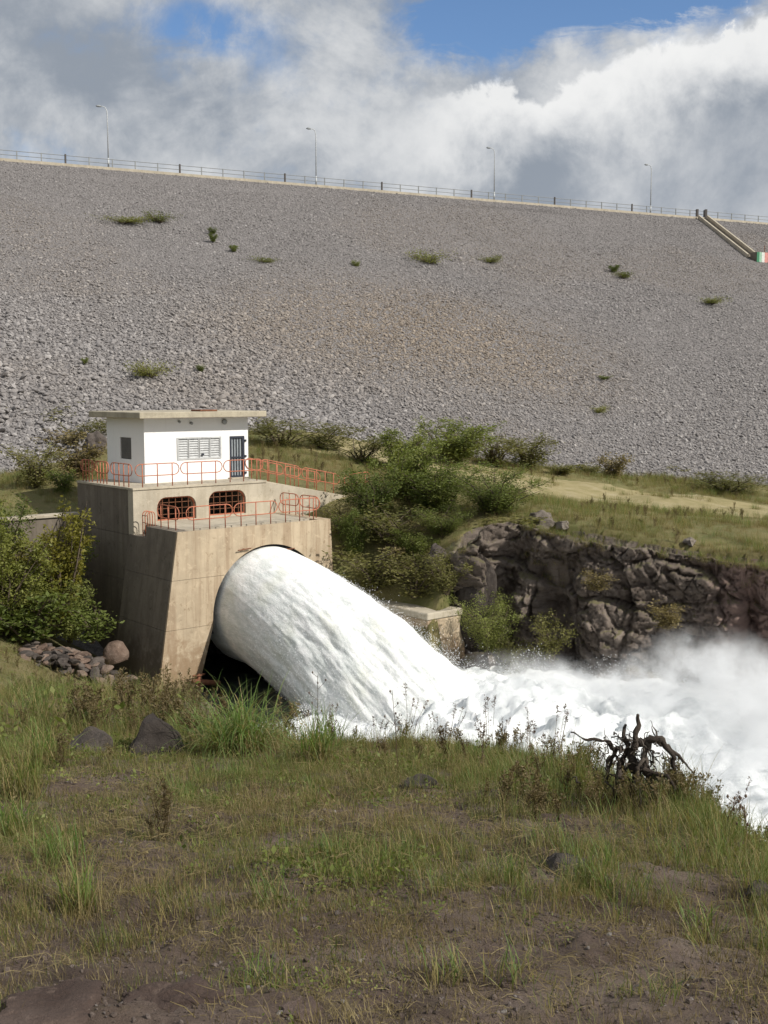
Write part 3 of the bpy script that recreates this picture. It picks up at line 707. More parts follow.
for (x0, x1, z0, z1) in wins:
    g_ = MB().plate(rrect(x0-.03, x1+.03, z0-.02, z1+.03, .44), [rrect(x0+.06, x1-.06, z0+.05, z1-.06, .38)], lambda u, v, d: (u, UB0+.10+d, v), .05).build('opening_frame', M['rail'], blk_o)
    nb = 6
    for k in range(1, nb):
        xx = x0+(x1-x0)*k/nb; MB().tube([(xx, UB0+.13, z0), (xx, UB0+.13, z1-.03)], .018, 5).build('grille_bar', M['rust'], g_)
    for k in range(1, 4):
        zz = z0+(z1-z0)*k/4; MB().tube([(x0+.02, UB0+.155, zz), (x1-.02, UB0+.155, zz)], .016, 5).build('grille_bar', M['rust'], g_)
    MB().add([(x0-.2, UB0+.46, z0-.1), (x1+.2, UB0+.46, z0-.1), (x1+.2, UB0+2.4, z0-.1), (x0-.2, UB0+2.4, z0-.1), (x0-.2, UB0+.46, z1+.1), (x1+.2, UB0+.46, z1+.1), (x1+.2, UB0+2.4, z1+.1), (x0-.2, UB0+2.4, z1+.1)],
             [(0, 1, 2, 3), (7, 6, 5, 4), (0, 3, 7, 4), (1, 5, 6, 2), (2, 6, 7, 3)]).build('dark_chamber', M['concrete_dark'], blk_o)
for z0, z1 in ((5.95, ZU-.02), (3.95, 5.935), (1.95, 3.935), (-.6, 1.935)):
    MB().plate([(UB0+.452, z0), (UB1, z0), (UB1, z1), (UB0+.452, z1)] if z1 > 5.9 else [(UB0+.0, z0), (UB1, z0), (UB1, z1), (UB0+.0, z1)], [], lambda u, v, d: (UA0+d, u, v), .5).build('concrete_lift', M['concrete_dark'], blk_o)  # upper left flank too has its shade painted in with the darker concrete
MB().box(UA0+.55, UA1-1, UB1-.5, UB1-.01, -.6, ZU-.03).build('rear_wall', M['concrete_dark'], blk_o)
# ramp going down to the right of the house
rp = MB().plate([(UA1-.9, ZU+.05), (UA1+3.9, 6.97), (UA1+3.9, 5.6), (UA1-.9, 5.6)], [], lambda u, v, d: (u, UB0+.46+d, v), 1.45); rp.build('ramp', M['concrete_pale'], blk_o)

# ---------------------------------------------------------------- railings with round ended loops
def stadium(p, q, up0, up1, n=7):
    """closed loop rail between p and q (points at floor level), heights up0..up1"""
    p, q = Vector(p), Vector(q); d = (q-p); L = d.length; dh = d.normalized(); r = (up1-up0)/2; c = Vector((0, 0, (up0+up1)/2)); out = []
    for t in np.linspace(-math.pi/2, math.pi/2, n): out.append(q+c-dh*(r-r*math.cos(t))+Vector((0, 0, r*math.sin(t))))
    for t in np.linspace(math.pi/2, 3*math.pi/2, n): out.append(p+c+dh*(r+r*math.cos(t))+Vector((0, 0, r*math.sin(t))))
    return out
def railing(name, runs, label, posts=3, h0=.48, h1=.98, rad=.0215):
    """runs: list of (a0,b0,z0,a1,b1,z1,number of panels)"""
    t = empty(name, (A0[0], A0[1], 0), TH, label, 'railing', 'orange railings of the outlet works')
    for (a0, b0, z0, a1, b1, z1, np_) in runs:
        P0, P1 = Vector((a0, b0, z0)), Vector((a1, b1, z1)); g = .035/((P1-P0).length/np_)
        for k in range(np_):
            p = P0.lerp(P1, (k+g)/np_); q = P0.lerp(P1, (k+1-g)/np_)
            MB().tube(stadium(p, q, h0, h1), rad, 6, closed=True).build('loop_rail', M['rail'], t, True)
            for j in range(posts):
                f_ = .16+.68*j/(posts-1); s_ = p.lerp(q, f_)
                MB().tube([s_+Vector((0, 0, -.02)), s_+Vector((0, 0, h1))], rad*1.1, 6).build('post', M['rail'], t, True)
    return t
fz = ZU+.07
railing('railing', [(UA0+.15, UB0+.12, fz, UA1-.95, UB0+.12, fz, 3)], 'orange railing along the front edge of the white hut platform', 3)
railing('railing', [(UA0+.13, UB0+.25, fz, UA0+.13, UB0+2.3, fz, 1), (UA0+.13, UB0+2.4, fz, UA0+.13, UB1-.1, fz, 2)], 'orange railing on the shaded left edge of the hut platform', 4)
railing('railing', [(UA1-.85, UB0+.55, ZU+.06, UA1+3.8, UB0+.55, 6.98, 2)], 'front orange railing sloping down the ramp right of the hut', 4)
railing('railing', [(UA1-.85, UB0+1.85, ZU+.06, UA1+3.6, UB0+1.85, 7.0, 2)], 'rear orange railing sloping down the ramp right of the hut', 4)
railing('railing', [(LA0+.5, LB+.25, ZT, LA1-.35, LB+.25, ZT, 3)], 'orange railing along the terrace edge above the water jet', 3, .42, .95)
railing('railing', [(LA0+.3, LB+.35, ZT, LA0+.3, LB+2.2, ZT, 1)], 'short orange railing on the left edge of the terrace', 3, .42, .95)
railing('railing', [(LA1-.28, LB+.4, ZT, LA1-.28, UB0-.2, ZT, 2)], 'orange railing on the right edge of the terrace', 3, .42, .95)
railing('railing', [(UA1+4.0, UB0+.5, 6.95, UA1+6.2, UB0+1.2, 7.0, 1)], 'orange handrail at the ramp foot beside the bushes', 2)
ld = empty('ladder_hoops', (A0[0], A0[1], 0), TH, 'small orange ladder hoops in the notch left of the terrace', 'ladder', 'orange railings of the outlet works')
for k, bb in enumerate((bn+.12, bn+.34, bn+.56)):
    pts = [(LA0+.12, bb, ZT-.46)]+[(LA0+.12+.17*(1-math.cos(t)), bb, ZT+.42+.17*math.sin(t)) for t in np.linspace(0, math.pi, 9)]+[(LA0+.46, bb, ZT-.46)]
    MB().tube(pts, .02, 6).build('hoop', M['rail'], ld, True)
for z in (-.2, .12, .42): MB().tube([(LA0+.12, bn+.1, ZT+z), (LA0+.12, bn+.58, ZT+z)], .017, 6).build('rung', M['rail'], ld, True)
vb = empty('valve_stub', loc2w(*on_b(199, 683, LB-.3)[:1], LB-.3, .1), TH, 'rusty valve stub on a ledge beside the outlet mouth', 'valve')
MB().tube([(0, 0, -.3), (0, 0, .55)], .07, 8).build('stem', M['rust'], vb, True); MB().tube([(-.3, 0, .3), (.9, -.1, .02)], [.1, .13], 8).build('pipe', M['rust'], vb, True); MB().tube([(.28*math.cos(t), .28*math.sin(t)*.3, .5) for t in np.linspace(0, 6.28, 12)[:-1]], .03, 6, closed=True).build('handwheel', M['rust'], vb, True)
MB().box(-.6, 1.2, -.15, .28, -.7, -.12, .04).build('ledge', M['concrete'], vb)

# ================================================================ valve house
HW, HL, HH = 5.42, 3.6, 2.89; HZ0 = fz
hs = empty('valve_house', (A0[0], A0[1], HZ0), TH, 'small white valve house with flat overhanging concrete roof', 'house')
def hb(px, py): a_, z_ = on_b(px, py, 0); return a_, z_-HZ0
dx0, _ = hb(230.2, 477); dx1, _ = hb(244.6, 477); dzt = hb(237, 436)[1]
wx0, wzb = hb(178, 459); wx1, wzt = hb(220, 437.5); 
HH = on_b(145, 418.5, 0)[1]-HZ0
door_r = [(dx0, .06), (dx1, .06), (dx1, dzt), (dx0, dzt)]; win_r = [(wx0, wzb), (wx1, wzb), (wx1, wzt), (wx0, wzt)]
MB().plate([(0, 0), (HW, 0), (HW, HH), (0, HH)], [door_r, win_r], lambda u, v, d: (u, d, v), .2).build('front_wall', M['white_wall'], hs)
b0, zb_ = on_a(131.5, 459.5, 0); b1, zt_ = on_a(120, 437, 0); sw = [(b0, zb_-HZ0), (b1, zb_-HZ0), (b1, zt_-HZ0), (b0, zt_-HZ0)]
MB().plate([(.2, 0), (HL, 0), (HL, HH), (.2, HH)], [sw], lambda u, v, d: (d+.0, u, v), .2).build('side_wall', M['white_wall'], hs)
MB().box(HW-.2, HW, .2, HL, 0, HH).build('side_wall', M['white_wall'], hs); MB().box(.2, HW-.2, HL-.2, HL, 0, HH).build('rear_wall', M['white_wall'], hs)
rz = HH+.002
rf = MB().box(-.56, HW+.6, -.70, HL+.69, rz, rz+.28, .025).build('roof', M['roof_slab'], hs)
MB().box(2.6, 3.5, -.45, .4, rz+.281, rz+.36, .02).build('hatch', M['rust'], rf)
MB().box(-.50, HW+.54, -.705, -.701, rz-.0, rz+.03).build('drip_edge', M['concrete_dark'], rf)
# louvred window: four leaves of slats
lw = MB(); lw.plate([(wx0-.05, wzb-.05), (wx1+.05, wzb-.05), (wx1+.05, wzt+.05), (wx0-.05, wzt+.05)], [[(wx0+.02, wzb+.02), (wx1-.02, wzb+.02), (wx1-.02, wzt-.02), (wx0+.02, wzt-.02)]], lambda u, v, d: (u, -.03+d, v), .06)
wo = lw.build('louvre_window', M['louvre'], hs)
for k in range(4):
    x0 = wx0+(wx1-wx0)*k/4+.015; x1 = wx0+(wx1-wx0)*(k+1)/4-.015; m_ = MB()
    m_.box(x0, x0+.035, .0, .05, wzb+.02, wzt-.02); m_.box(x1-.035, x1, .0, .05, wzb+.02, wzt-.02)
    ns = 8; hh = (wzt-wzb-.04)/ns
    for j in range(ns):
        zc = wzb+.02+hh*j
        m_.add([(x0+.035, .002, zc), (x1-.035, .002, zc), (x1-.035, .055, zc+hh*.92), (x0+.035, .055, zc+hh*.92), (x0+.035, .014, zc-.004), (x1-.035, .014, zc-.004), (x1-.035, .067, zc+hh*.91), (x0+.035, .067, zc+hh*.91)], [(0, 1, 2, 3), (4, 7, 6, 5), (0, 4, 5, 1), (3, 2, 6, 7), (0, 3, 7, 4), (1, 5, 6, 2)])
    m_.build('louvre_leaf', M['louvre'], wo)
MB().box(wx0+(wx1-wx0)*.55, wx0+(wx1-wx0)*.6, -.06, -.0, wzb+.12, wzb+.2).build('latch', M['steel_dark'], wo)
MB().box(wx0, wx1, .12, .14, wzb, wzt).build('window_back', M['grey_shutter'], wo)
swo = MB().plate([(b0-.0+.02, zb_-HZ0+.02), (b1-.02, zb_-HZ0+.02), (b1-.02, zt_-HZ0-.02), (b0+.02, zt_-HZ0-.02)], [], lambda u, v, d: (d+.05, u, v), .05).build('side_window', M['grey_shutter'], hs)
for j in range(9):
    zz = zb_-HZ0+.06+j*(zt_-zb_-.12)/9; MB().box(.03, .049, b0+.05, b1-.05, zz, zz+.055).build('slat', M['grey_shutter'], swo)
dr_ = MB().plate([(dx0, .06), (dx1, .06), (dx1, dzt), (dx0, dzt)], [[(dx0+.08, .14), (dx1-.12, .14), (dx1-.12, dzt-.09), (dx0+.08, dzt-.09)]], lambda u, v, d: (u, -.03+d, v), .1).build('door', M['steel_dark'], hs)
MB().box(dx0+.08, dx1-.12, .05, .065, .14, dzt-.09).build('pane', M['pane'], dr_)
for k in range(1, 4): xx = dx0+.08+(dx1-dx0-.2)*k/4; MB().box(xx-.014, xx+.014, -.01, .02, .14, dzt-.09).build('bar', M['steel_dark'], dr_)
MB().box(dx0+.08, dx1-.12, -.012, .022, dzt*.5-.03, dzt*.5+.03).build('bar', M['steel_dark'], dr_)
for z in (.25, dzt*.52, dzt-.22): MB().box(dx1-.01, dx1+.10, -.06, -.002, z-.05, z+.05, .01).build('hinge', M['steel_dark'], dr_)
MB().box(dx0-.12, dx1+.12, -.35, -.002, .0, .055, .01).build('door_step', M['concrete_pale'], hs)
for px, py, s_ in ((178.5, 421.5, .06), (190.5, 423, .07), (223.5, 421.5, .13)):
    a_, z_ = hb(px, py); m_ = MB(); m_.tube([(a_, .0, z_), (a_, -.05, z_), (a_, -.12, z_-.02), (a_, -.16, z_-.03)], [s_*.8, s_*.9, s_, s_*.5], 10); m_.build('wall_lamp', M['lamp_head'], hs, True)

# ================================================================ low wing wall right of the jet, retaining wall left
wa, wz = on_b(427.5, 613.5, -5.559-5.7)
ww = empty('wing_wall', loc2w(wa, -11.26, 0), TH, 'low concrete wing wall with flat top beside the water jet', 'wall')
MB().box(0, 2.15, 0, 6.6, -1.4, wz-.3, .04).build('wall_body', M['concrete'], ww)
MB().box(-.05, 2.2, -.05, 6.65, wz-.298, wz, .04).build('coping', M['concrete_pale'], ww)
rb = on_a(76, 511.5, UA0)[0]
rw = empty('retaining_wall', loc2w(UA0, rb, 0), TH, 'low dark retaining wall half hidden by bushes left of the outlet block', 'wall')
zr = on_a(76, 511.5, UA0)[1]
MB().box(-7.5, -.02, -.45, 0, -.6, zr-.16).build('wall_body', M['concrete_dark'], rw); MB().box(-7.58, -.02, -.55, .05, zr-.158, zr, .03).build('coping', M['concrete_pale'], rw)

# ================================================================ water: jet, river, spray
J0 = loc2w(AC, LB+1.2, AZ+.16); JR = 2.56; JD = -E2; K = .0185; K1 = .185
ns, nc = 420, 320
s = np.linspace(0, 17.5, ns); th = np.linspace(0, 2*np.pi, nc, endpoint=False)
SS, TT = np.meshgrid(s, th, indexing='ij'); so_ = np.maximum(SS-1.2, 0)
cz = J0[2]-K1*so_-K*so_**2; tz = -2*K*so_                    # slope of the axis
rad = JR*(1+.012*so_)
nv = np.stack([np.cos(TT)*E1[0], np.cos(TT)*E1[1], np.sin(TT)], -1)
fl = np.stack([SS.ravel()*.42, np.cos(TT).ravel()*2.6, np.sin(TT).ravel()*2.6], 1)
dsp = fbm(fl*np.array([.7, .9, .9]), 4, 201, .5)*.20+fbm(fl*np.array([.8, 2.0, 2.0]), 3, 207, .5)*.09+fbm(fl*np.array([2.0, 5, 5]), 3, 209, .55)*.045
grow_ = .10+.72*sstep(so_.ravel()/8.0)+.085*np.maximum(so_.ravel()-7, 0)
rr = rad.ravel()+dsp*grow_*1.7
C = J0[None]+JD[None]*SS.ravel()[:, None]; C[:, 2] = cz.ravel()
V = C+nv.reshape(-1, 3)*rr[:, None]; V += (JD[None]+0)*(np.sin(TT).ravel()*rr*(-tz.ravel())*-1*-1)[:, None]*0
i = (np.arange(ns-1)[:, None]*nc+np.arange(nc)[None]); j = (np.arange(ns-1)[:, None]*nc+(np.arange(nc)[None]+1) % nc)
jf = np.stack([i, j, j+nc, i+nc], -1).reshape(-1, 4)
jm = mesh_np('water_column', V, jf, M['jet'], True)
set_attr(jm, 'fs', SS.ravel()); set_attr(jm, 'fc', np.cos(TT).ravel()*2.6); set_attr(jm, 'fd', np.sin(TT).ravel()*2.6)
jet = empty('water_jet', tuple(J0), 0, 'thick white jet of water shooting from the outlet mouth', 'water jet')
jo = link('water_column', jm, jet); jo.matrix_parent_inverse = Matrix.Translation(-Vector(J0))
ico = bmesh.new(); bmesh.ops.create_icosphere(ico, subdivisions=1, radius=1); dm = bpy.data.meshes.new('droplet'); ico.to_mesh(dm); ico.free(); dm.materials.append(M['drop'])
nd = 60000
sdp = 3+13.5*nr.random(nd)**.6; tdp = nr.uniform(0, 2*np.pi, nd); so2 = np.maximum(sdp-1.2, 0)
ro = JR*(1+.012*so2)+.02+nr.exponential(1, nd)*(.01+.03*np.maximum(so2-3, 0))*nr.uniform(.4, 1.4, nd)
D = J0[None]+JD[None]*sdp[:, None]+E1[None]*(np.cos(tdp)*ro)[:, None]; D[:, 2] = J0[2]-K1*so2-K*so2**2+np.sin(tdp)*ro
D = D[D[:, 2] > .1]; nd = len(D)
dpo = scatter('spray_droplets', D-J0[None], np.zeros((nd, 3)), nr.uniform(.004, .013, nd), np.zeros(nd), [dm], jet); dpo['kind'] = 'stuff'

LAND = J0+JD*13.0
rx = axis(-11, 26, .13, -12, 95, 1.1, 3); ry = axis(22, 50, .13, -45, 51, 1.1, 3)
RX, RY = np.meshgrid(rx, ry, indexing='ij'); x, y = RX.ravel(), RY.ravel()
al = (x-J0[0])*JD[0]+(y-J0[1])*JD[1]; ac = (x-J0[0])*E1[0]+(y-J0[1])*E1[1]
foam = np.clip(sstep((al-6+np.abs(ac)*.2)/5)*1.0+sstep((ac-2.2)/2.5)*sstep((al-4)/4), 0, 1)
land = np.exp(-(((x-LAND[0]-3.0)/6.5)**2+((y-LAND[1]+0)/6.0)**2))
nz_ = fbm(p3(x*.45, y*.45, 2.0), 5, 301, .55); bil = 1-np.abs(fbm(p3(x*.8, y*.8, 5.0), 4, 305, .55))*2
z = foam*(.25+.55*nz_+.35*bil*.8+.15*fbm(p3(x*3, y*3), 3, 309))*(.55+1.1*land)+land*.75+(1-foam)*.05*fbm(p3(x*1.5, y*1.5), 3, 311)
ksel = inside(x, y, np.array([(-14, 40), (-10, 51), (1, 51), (8, 50), (30, 44), (100, 10), (100, -46), (2, -46), (4, 10), (-2.5, 18)], float))
rm = mesh_np('river', np.c_[x, y, z], grid_faces(len(rx), len(ry)), M['river'], True); set_attr(rm, 'foam', foam)
tag(link('river', rm), 'foaming white river churned up below the outlet', 'river', kind='structure')
# splashes over the foam
ns_ = 70000; ang = nr.uniform(0, 6.283, ns_); rr_ = np.sqrt(nr.random(ns_))
sx = LAND[0]+3.5+np.cos(ang)*rr_*9.5; sy = LAND[1]+.5+np.sin(ang)*rr_*7.5
clump = np.clip(fbm(p3(sx*.7, sy*.7), 4, 401)+.15, 0, 1)
shh = nr.exponential(1, ns_)*(.12+1.9*clump**1.3)*np.exp(-rr_*rr_*1.2)+.5
oks = inside(sx, sy, RIVER); shh = np.minimum(shh, .5+1.7*nr.random(ns_)**.5)
sp = scatter('river_splash', np.c_[sx, sy, shh][oks], np.zeros((oks.sum(), 3)), nr.uniform(.005, .017, oks.sum()), np.zeros(oks.sum()), [dm]); tag(sp, 'flying white splash drops above the foaming river', 'splash', kind='stuff')
# spray mist: real volume of water droplets in the air, densest at the landing
def _mist(t, out):
    P = wpos(t)
    def blob(c, r, amp):
        d = t.vmath('LENGTH', t.vmath('DIVIDE', t.vmath('SUBTRACT', P, tuple(c)), tuple(r)))
        return t.math('MULTIPLY', t.smooth(d, 1.0, .15), amp)
    n = t.noise(P, .55, 7, .65, .6); n2 = t.noise(t.vmath('ADD', P, (11, 3, 2)), 1.5, 5, .65)
    b = None
    for c, r, amp in MIST:
        q = blob(c, r, amp); b = q if b is None else t.math('ADD', b, q)
    k = t.math('ADD', t.math('MULTIPLY', t.smooth(n, .40, .60), .8), t.math('MULTIPLY', t.smooth(n2, .42, .66), .6))
    den = t.math('MULTIPLY', b, t.math('POWER', k, 2.4))
    v = t.new('ShaderNodeVolumePrincipled'); v.inputs['Color'].default_value = (.96, .97, .98, 1); v.inputs['Anisotropy'].default_value = .1
    t.put(v.inputs['Density'], den); t.l.new(v.outputs[0], out.inputs['Volume'])
MIST = [((LAND[0]+2.2, LAND[1]+1.2, .5), (5.0, 4.5, 2.3), 1.3), ((8.2, 40.0, .5), (3.4, 3.2, 2.3), 1.5), ((11.3, 38.4, .7), (4.4, 4.4, 3.4), 2.5), ((14.5, 34.0, .6), (6.5, 6.5, 3.3), 2.6), ((20, 29, .5), (9, 9, 4.4), 2.0)]
M['mist'] = mat('spray_mist', _mist)
mb = MB().box(-3, 27, 20.5, 44.8, .2, 6.0)
tag(mb.build('spray_mist', M['mist']), 'white spray mist drifting above the foaming river', 'mist', kind='stuff')

# ================================================================ rocks
bl = [rock_proto('boulder', 300+k, M['boulder'], 4, .8, 14, .22) for k in range(3)]; blb = rock_proto('boulder', 311, M['boulder_brown'], 4, .8, 4, .08)
pst_ = [rock_proto('stone', 320+k, M['stone_tan'], 4, .8, 16, .3) for k in range(3)]
def rock(px, py, wpx, hpx, me, label, cat='boulder', sink=.35, ry=.0, name='boulder', p=None, depth=1.0, rzz=None):
    p = ground_at(px, py) if p is None else p; k = px_per_m(p); o = link(name, me)
    o.scale = (wpx/k/2/.82, wpx/k/2*depth/.82, hpx/k/2/.62/(1-sink*.5)); o.location = (p[0], p[1], p[2]+hpx/k*(.5-sink)); o.rotation_euler = (0, ry, rnd.uniform(0, .6) if rzz is None else rzz)
    return tag(o, label, cat)
rock(116, 664, 21, 20, blb, 'smooth brown egg shaped boulder leaning by the concrete flank', sink=.15, ry=.6, p=at_depth(116, 661, 45.2), depth=.9)
rock(154, 752, 66, 40, bl[0], 'broad dark boulder half buried in grass below the outlet block', depth=.9, sink=.5)
rock(90, 754, 40, 30, bl[1], 'smaller dark boulder in the grass left of the broad one', depth=.8, sink=.5)
rock(758, 892, 26, 16, bl[2], 'grey rounded stone on the grass at the right edge', depth=.8)
rock(565, 872, 74, 18, bl[0], 'flat pale slab lying in the grass in front of the dead stump', depth=.7, sink=.5)
rock(420, 788, 30, 12, bl[1], 'small flat rock peeping from grass below the jet', depth=.8, sink=.45)
rock(541, 531, 28, 17, pst_[0], 'pale broken rock on the cliff top below the round bush', sink=.2)
rock(562, 528, 12, 8, pst_[1], 'small pale stone beside the broken rock on the cliff top', sink=.2)
rock(690, 545, 13, 8, pst_[2], 'pale stone lying in the grass near the right cliff edge', sink=.2)
rock(388, 566, 26, 20, bl[2], 'dark outcrop among bushes above the wing wall', sink=.2)
rock(436, 572, 30, 26, bl[0], 'dark angular outcrop at the left end of the cliff', sink=.2)
rock(62, 432, 26, 18, bl[1], 'dark boulder under the bush at the dam foot left of the hut', sink=.1)
rock(96, 455, 24, 26, bl[2], 'dark rock beside the left wall of the hut', sink=.1)
flat_ = [rock_proto('flat_rock', 330+k, M['rock_red'], 5, .8, 16, .38) for k in range(2)]
rock(52, 1016, 130, 26, flat_[0], 'largest reddish flat rock bedded in the soil at lower left', sink=.66, depth=.9, name='flat_rock')
rock(176, 1000, 74, 16, flat_[1], 'narrow reddish flat rock right of the largest at lower left', sink=.66, depth=.8, name='flat_rock')
rock(300, 1016, 50, 12, flat_[0], 'small flat rock at the bottom edge left of centre', sink=.66, depth=.8, name='flat_rock')
rock(474, 618, 40, 84, bl[1], 'tall dark rock buttress rising behind the wing wall', sink=.1, depth=1.0, p=at_depth(474, 640, 47.4), name='rock_buttress')
# rubble heap beside the concrete flank
hp = at_depth(82, 660, 44.5); hp[2] = gz(hp[0], hp[1])
rb_ = empty('rubble_heap', tuple(hp), 0, 'heap of broken grey stones piled at the foot of the concrete flank', 'rubble')
rs = [rock_proto('stone', 340+k, M['boulder'] if k % 2 else M['boulder_brown'], 2, .75, 10, .15) for k in range(6)]
for k in range(230):
    px = rnd.uniform(24, 155); py = 640+abs(px-70)*.12+rnd.uniform(0, 42); p = at_depth(px, py, 44.6-rnd.uniform(0, 2.5)-(py-640)*.05)
    q = ground_at(px, py+4) if False else p
    zg = gz(p[0], p[1]); o = link('stone', rs[k % 6], rb_); s_ = rnd.uniform(.10, .30)
    o.location = (p[0]-hp[0], p[1]-hp[1], zg-hp[2]+s_*.35+rnd.random()*.75*math.exp(-((px-85)/45)**2)); o.scale = (s_*rnd.uniform(.9, 1.5), s_, s_*rnd.uniform(.6, 1)); o.rotation_euler = (rnd.uniform(-.5, .5), rnd.uniform(-.5, .5), rnd.uniform(0, 6))

# ================================================================ shrubs
def shrub_proto(seed, h, wd, leaf, nst=9, ntw=7, nl=34, matl='leaf', spread=.9, droop=0.0, clump=.2):
    r = np.random.default_rng(seed); st = MB(); LV = []
    for k in range(nst):
        az_ = r.uniform(0, 6.283); tip = np.array((math.cos(az_)*wd*.5*r.uniform(.25, 1)*spread, math.sin(az_)*wd*.5*r.uniform(.25, 1)*spread, h*r.uniform(.55, .98)))
        mid = tip*np.array((.35, .35, .55))+r.normal(0, .05, 3)*h; base = np.array((tip[0]*.06, tip[1]*.06, -.05))
        st.tube([base, mid, tip], [.022*h**.5+.006, .014*h**.5, .004], 4, cap=False)
        for j in range(ntw):
            f_ = r.uniform(.08, 1.0); b_ = (1-f_)**2*base+2*f_*(1-f_)*mid+f_*f_*tip
            d_ = r.normal(0, 1, 3); d_[2] = abs(d_[2])*.6-droop; d_ /= np.linalg.norm(d_); ln = r.uniform(.12, .34)*wd*.55
            e_ = b_+d_*ln; st.tube([b_, (b_+e_)/2+r.normal(0, .02, 3), e_], [.006, .005, .002], 3, cap=False)
            m = int(nl*r.uniform(.5, 1.4)); f2 = r.random(m)**.6
            c = b_+(e_-b_)*f2[:, None]+r.normal(0, clump*.5, (m, 3))*np.array((1, 1, .8))*min(1, wd*.5)
            LV.append(c)
    c = np.concatenate(LV); c = c[c[:, 2] > .02]; m = len(c)
    d = r.normal(0, 1, (m, 3)); d[:, 2] = d[:, 2]*.5+.25; d /= np.linalg.norm(d, axis=1)[:, None]
    sd_ = np.cross(d, r.normal(0, 1, (m, 3))); sd_ /= np.linalg.norm(sd_, axis=1)[:, None]
    ll = leaf*r.uniform(.6, 1.5, m)[:, None]
    v = np.stack([c, c+d*ll*.5+sd_*ll*.24, c+d*ll, c+d*ll*.5-sd_*ll*.24], 1).reshape(-1, 3)
    return mesh_np('crown', v, np.arange(m*4).reshape(-1, 4), M[matl]), st.mesh('stem', M['twig'])
SP = {
 'round': shrub_proto(1, 2.0, 2.8, .085, 16, 12, 40), 'round2': shrub_proto(2, 2.2, 3.0, .085, 18, 12, 40),
 'loose': shrub_proto(3, 1.8, 2.4, .075, 12, 9, 26, 'leaf_olive'), 'loose2': shrub_proto(4, 1.6, 2.4, .075, 12, 10, 26, 'leaf_olive'),
 'small': shrub_proto(5, .9, 1.3, .08, 10, 6, 26), 'small_olive': shrub_proto(6, .8, 1.4, .08, 10, 6, 24, 'leaf_olive'),
 'vine': shrub_proto(7, 3.2, 1.5, .09, 16, 12, 26, 'leaf_yellow', 1, .15), 'broad': shrub_proto(8, 2.8, 3.0, .08, 22, 12, 38, 'leaf_light', 1.0, 0, .14),
 'dry': shrub_proto(9, 1.0, 1.4, .07, 12, 7, 20, 'leaf_dry'), 'low': shrub_proto(10, .5, 2.2, .07, 18, 6, 17, 'leaf_light', 1.2, 0, .3), 'feather': shrub_proto(12, 2.2, 3.2, .06, 20, 14, 46, 'leaf', 1.0, -.1)}
DG = 'plants rooted in the rockfill'
def shrub(kind, px, py, wpx, hpx, label, p=None, cat='shrub', group=None):
    p = ground_at(px, py, 16) if p is None else p; k = px_per_m(p); cm, sm = SP[kind]
    co = np.empty(len(cm.vertices)*3); cm.vertices.foreach_get('co', co); co = co.reshape(-1, 3)
    w0 = np.percentile(np.abs(co[:, 0]), 96)*2; h0 = np.percentile(co[:, 2], 99)
    t = empty('grass_patch' if cat == 'grass patch' else 'shrub', (p[0], p[1], p[2]-.05), rnd.uniform(0, 6.28), label, cat, group)
    f__ = (1.15 if kind == 'low' else .9) if group == DG else 1.0; t.scale = (wpx/k/w0*f__, wpx/k/w0*f__, hpx/k/h0*f__)
    link('crown', cm, t); link('stem', sm, t); return t
def dshrub(kind, px, py, wpx, hpx, label, cat='shrub'):
    s_, d_, p = dam_px(px, py); return shrub(kind, px, py, wpx, hpx, label, p=p+np.array((0, 0, .05)), cat=cat, group=DG)
dshrub('low', 124, 223, 40, 7, 'longest low grassy patch high on the dam face at left', 'grass patch'); dshrub('low', 160, 222, 26, 9, 'grassy patch just right of the longest one high on the dam', 'grass patch')
dshrub('round', 213, 242, 11, 9, 'lower of two stacked dark green shrubs high on the dam'); dshrub('round2', 213, 234, 10, 7, 'upper of two stacked dark green shrubs high on the dam')
dshrub('round', 234, 252, 11, 8, 'dark green shrub just right of the stacked pair on the dam'); dshrub('low', 264, 263, 26, 6, 'thin grassy streak right of the stacked shrubs on the dam', 'grass patch')
dshrub('round2', 356, 267, 9, 7, 'lone small dark shrub on the dam straight above the hut door'); dshrub('low', 430, 264, 34, 12, 'olive grassy patch on the upper dam at centre', 'grass patch'); dshrub('low', 489, 263, 20, 7, 'faint grassy tuft right of the central patch on the dam', 'grass patch')
dshrub('round', 614, 272, 13, 8, 'green shrub on the upper dam at right'); dshrub('low', 623, 278, 18, 7, 'grassy fringe just below the right hand shrub on the dam', 'grass patch'); dshrub('low', 712, 304, 26, 6, 'sparse grassy tuft below the chute on the dam', 'grass patch')
dshrub('round', 85, 364, 9, 7, 'small round shrub low on the dam above the left toe bushes'); dshrub('low', 150, 377, 36, 14, 'yellowish grassy patch on the dam above the hut roof', 'grass patch'); dshrub('round2', 201, 372, 9, 8, 'small round shrub on the dam above the hut roof')
dshrub('low', 598, 413, 16, 7, 'small green tuft low on the dam right of centre', 'grass patch'); dshrub('small', 603, 380, 14, 5, 'faint small plant on the lower dam at right', 'grass patch')
def dep(px, py, y): p = at_depth(px, py, y); return p
# foot of the dam, left of the hut
shrub('loose', 44, 440, 60, 36, 'wide olive bush at the dam foot left of the hut roof'); shrub('loose2', 88, 446, 44, 26, 'dry tinged bush at the dam foot close to the hut roof'); shrub('loose2', 36, 487, 46, 42, 'round olive bush on the grass below the rock slope at left'); shrub('dry', 76, 478, 40, 34, 'straw coloured bush beside the shaded hut wall'); shrub('dry', 68, 452, 46, 24, 'dry grass clump between the bushes left of the hut')
shrub('small', 62, 492, 26, 22, 'small green shrub on the grass near the block corner')
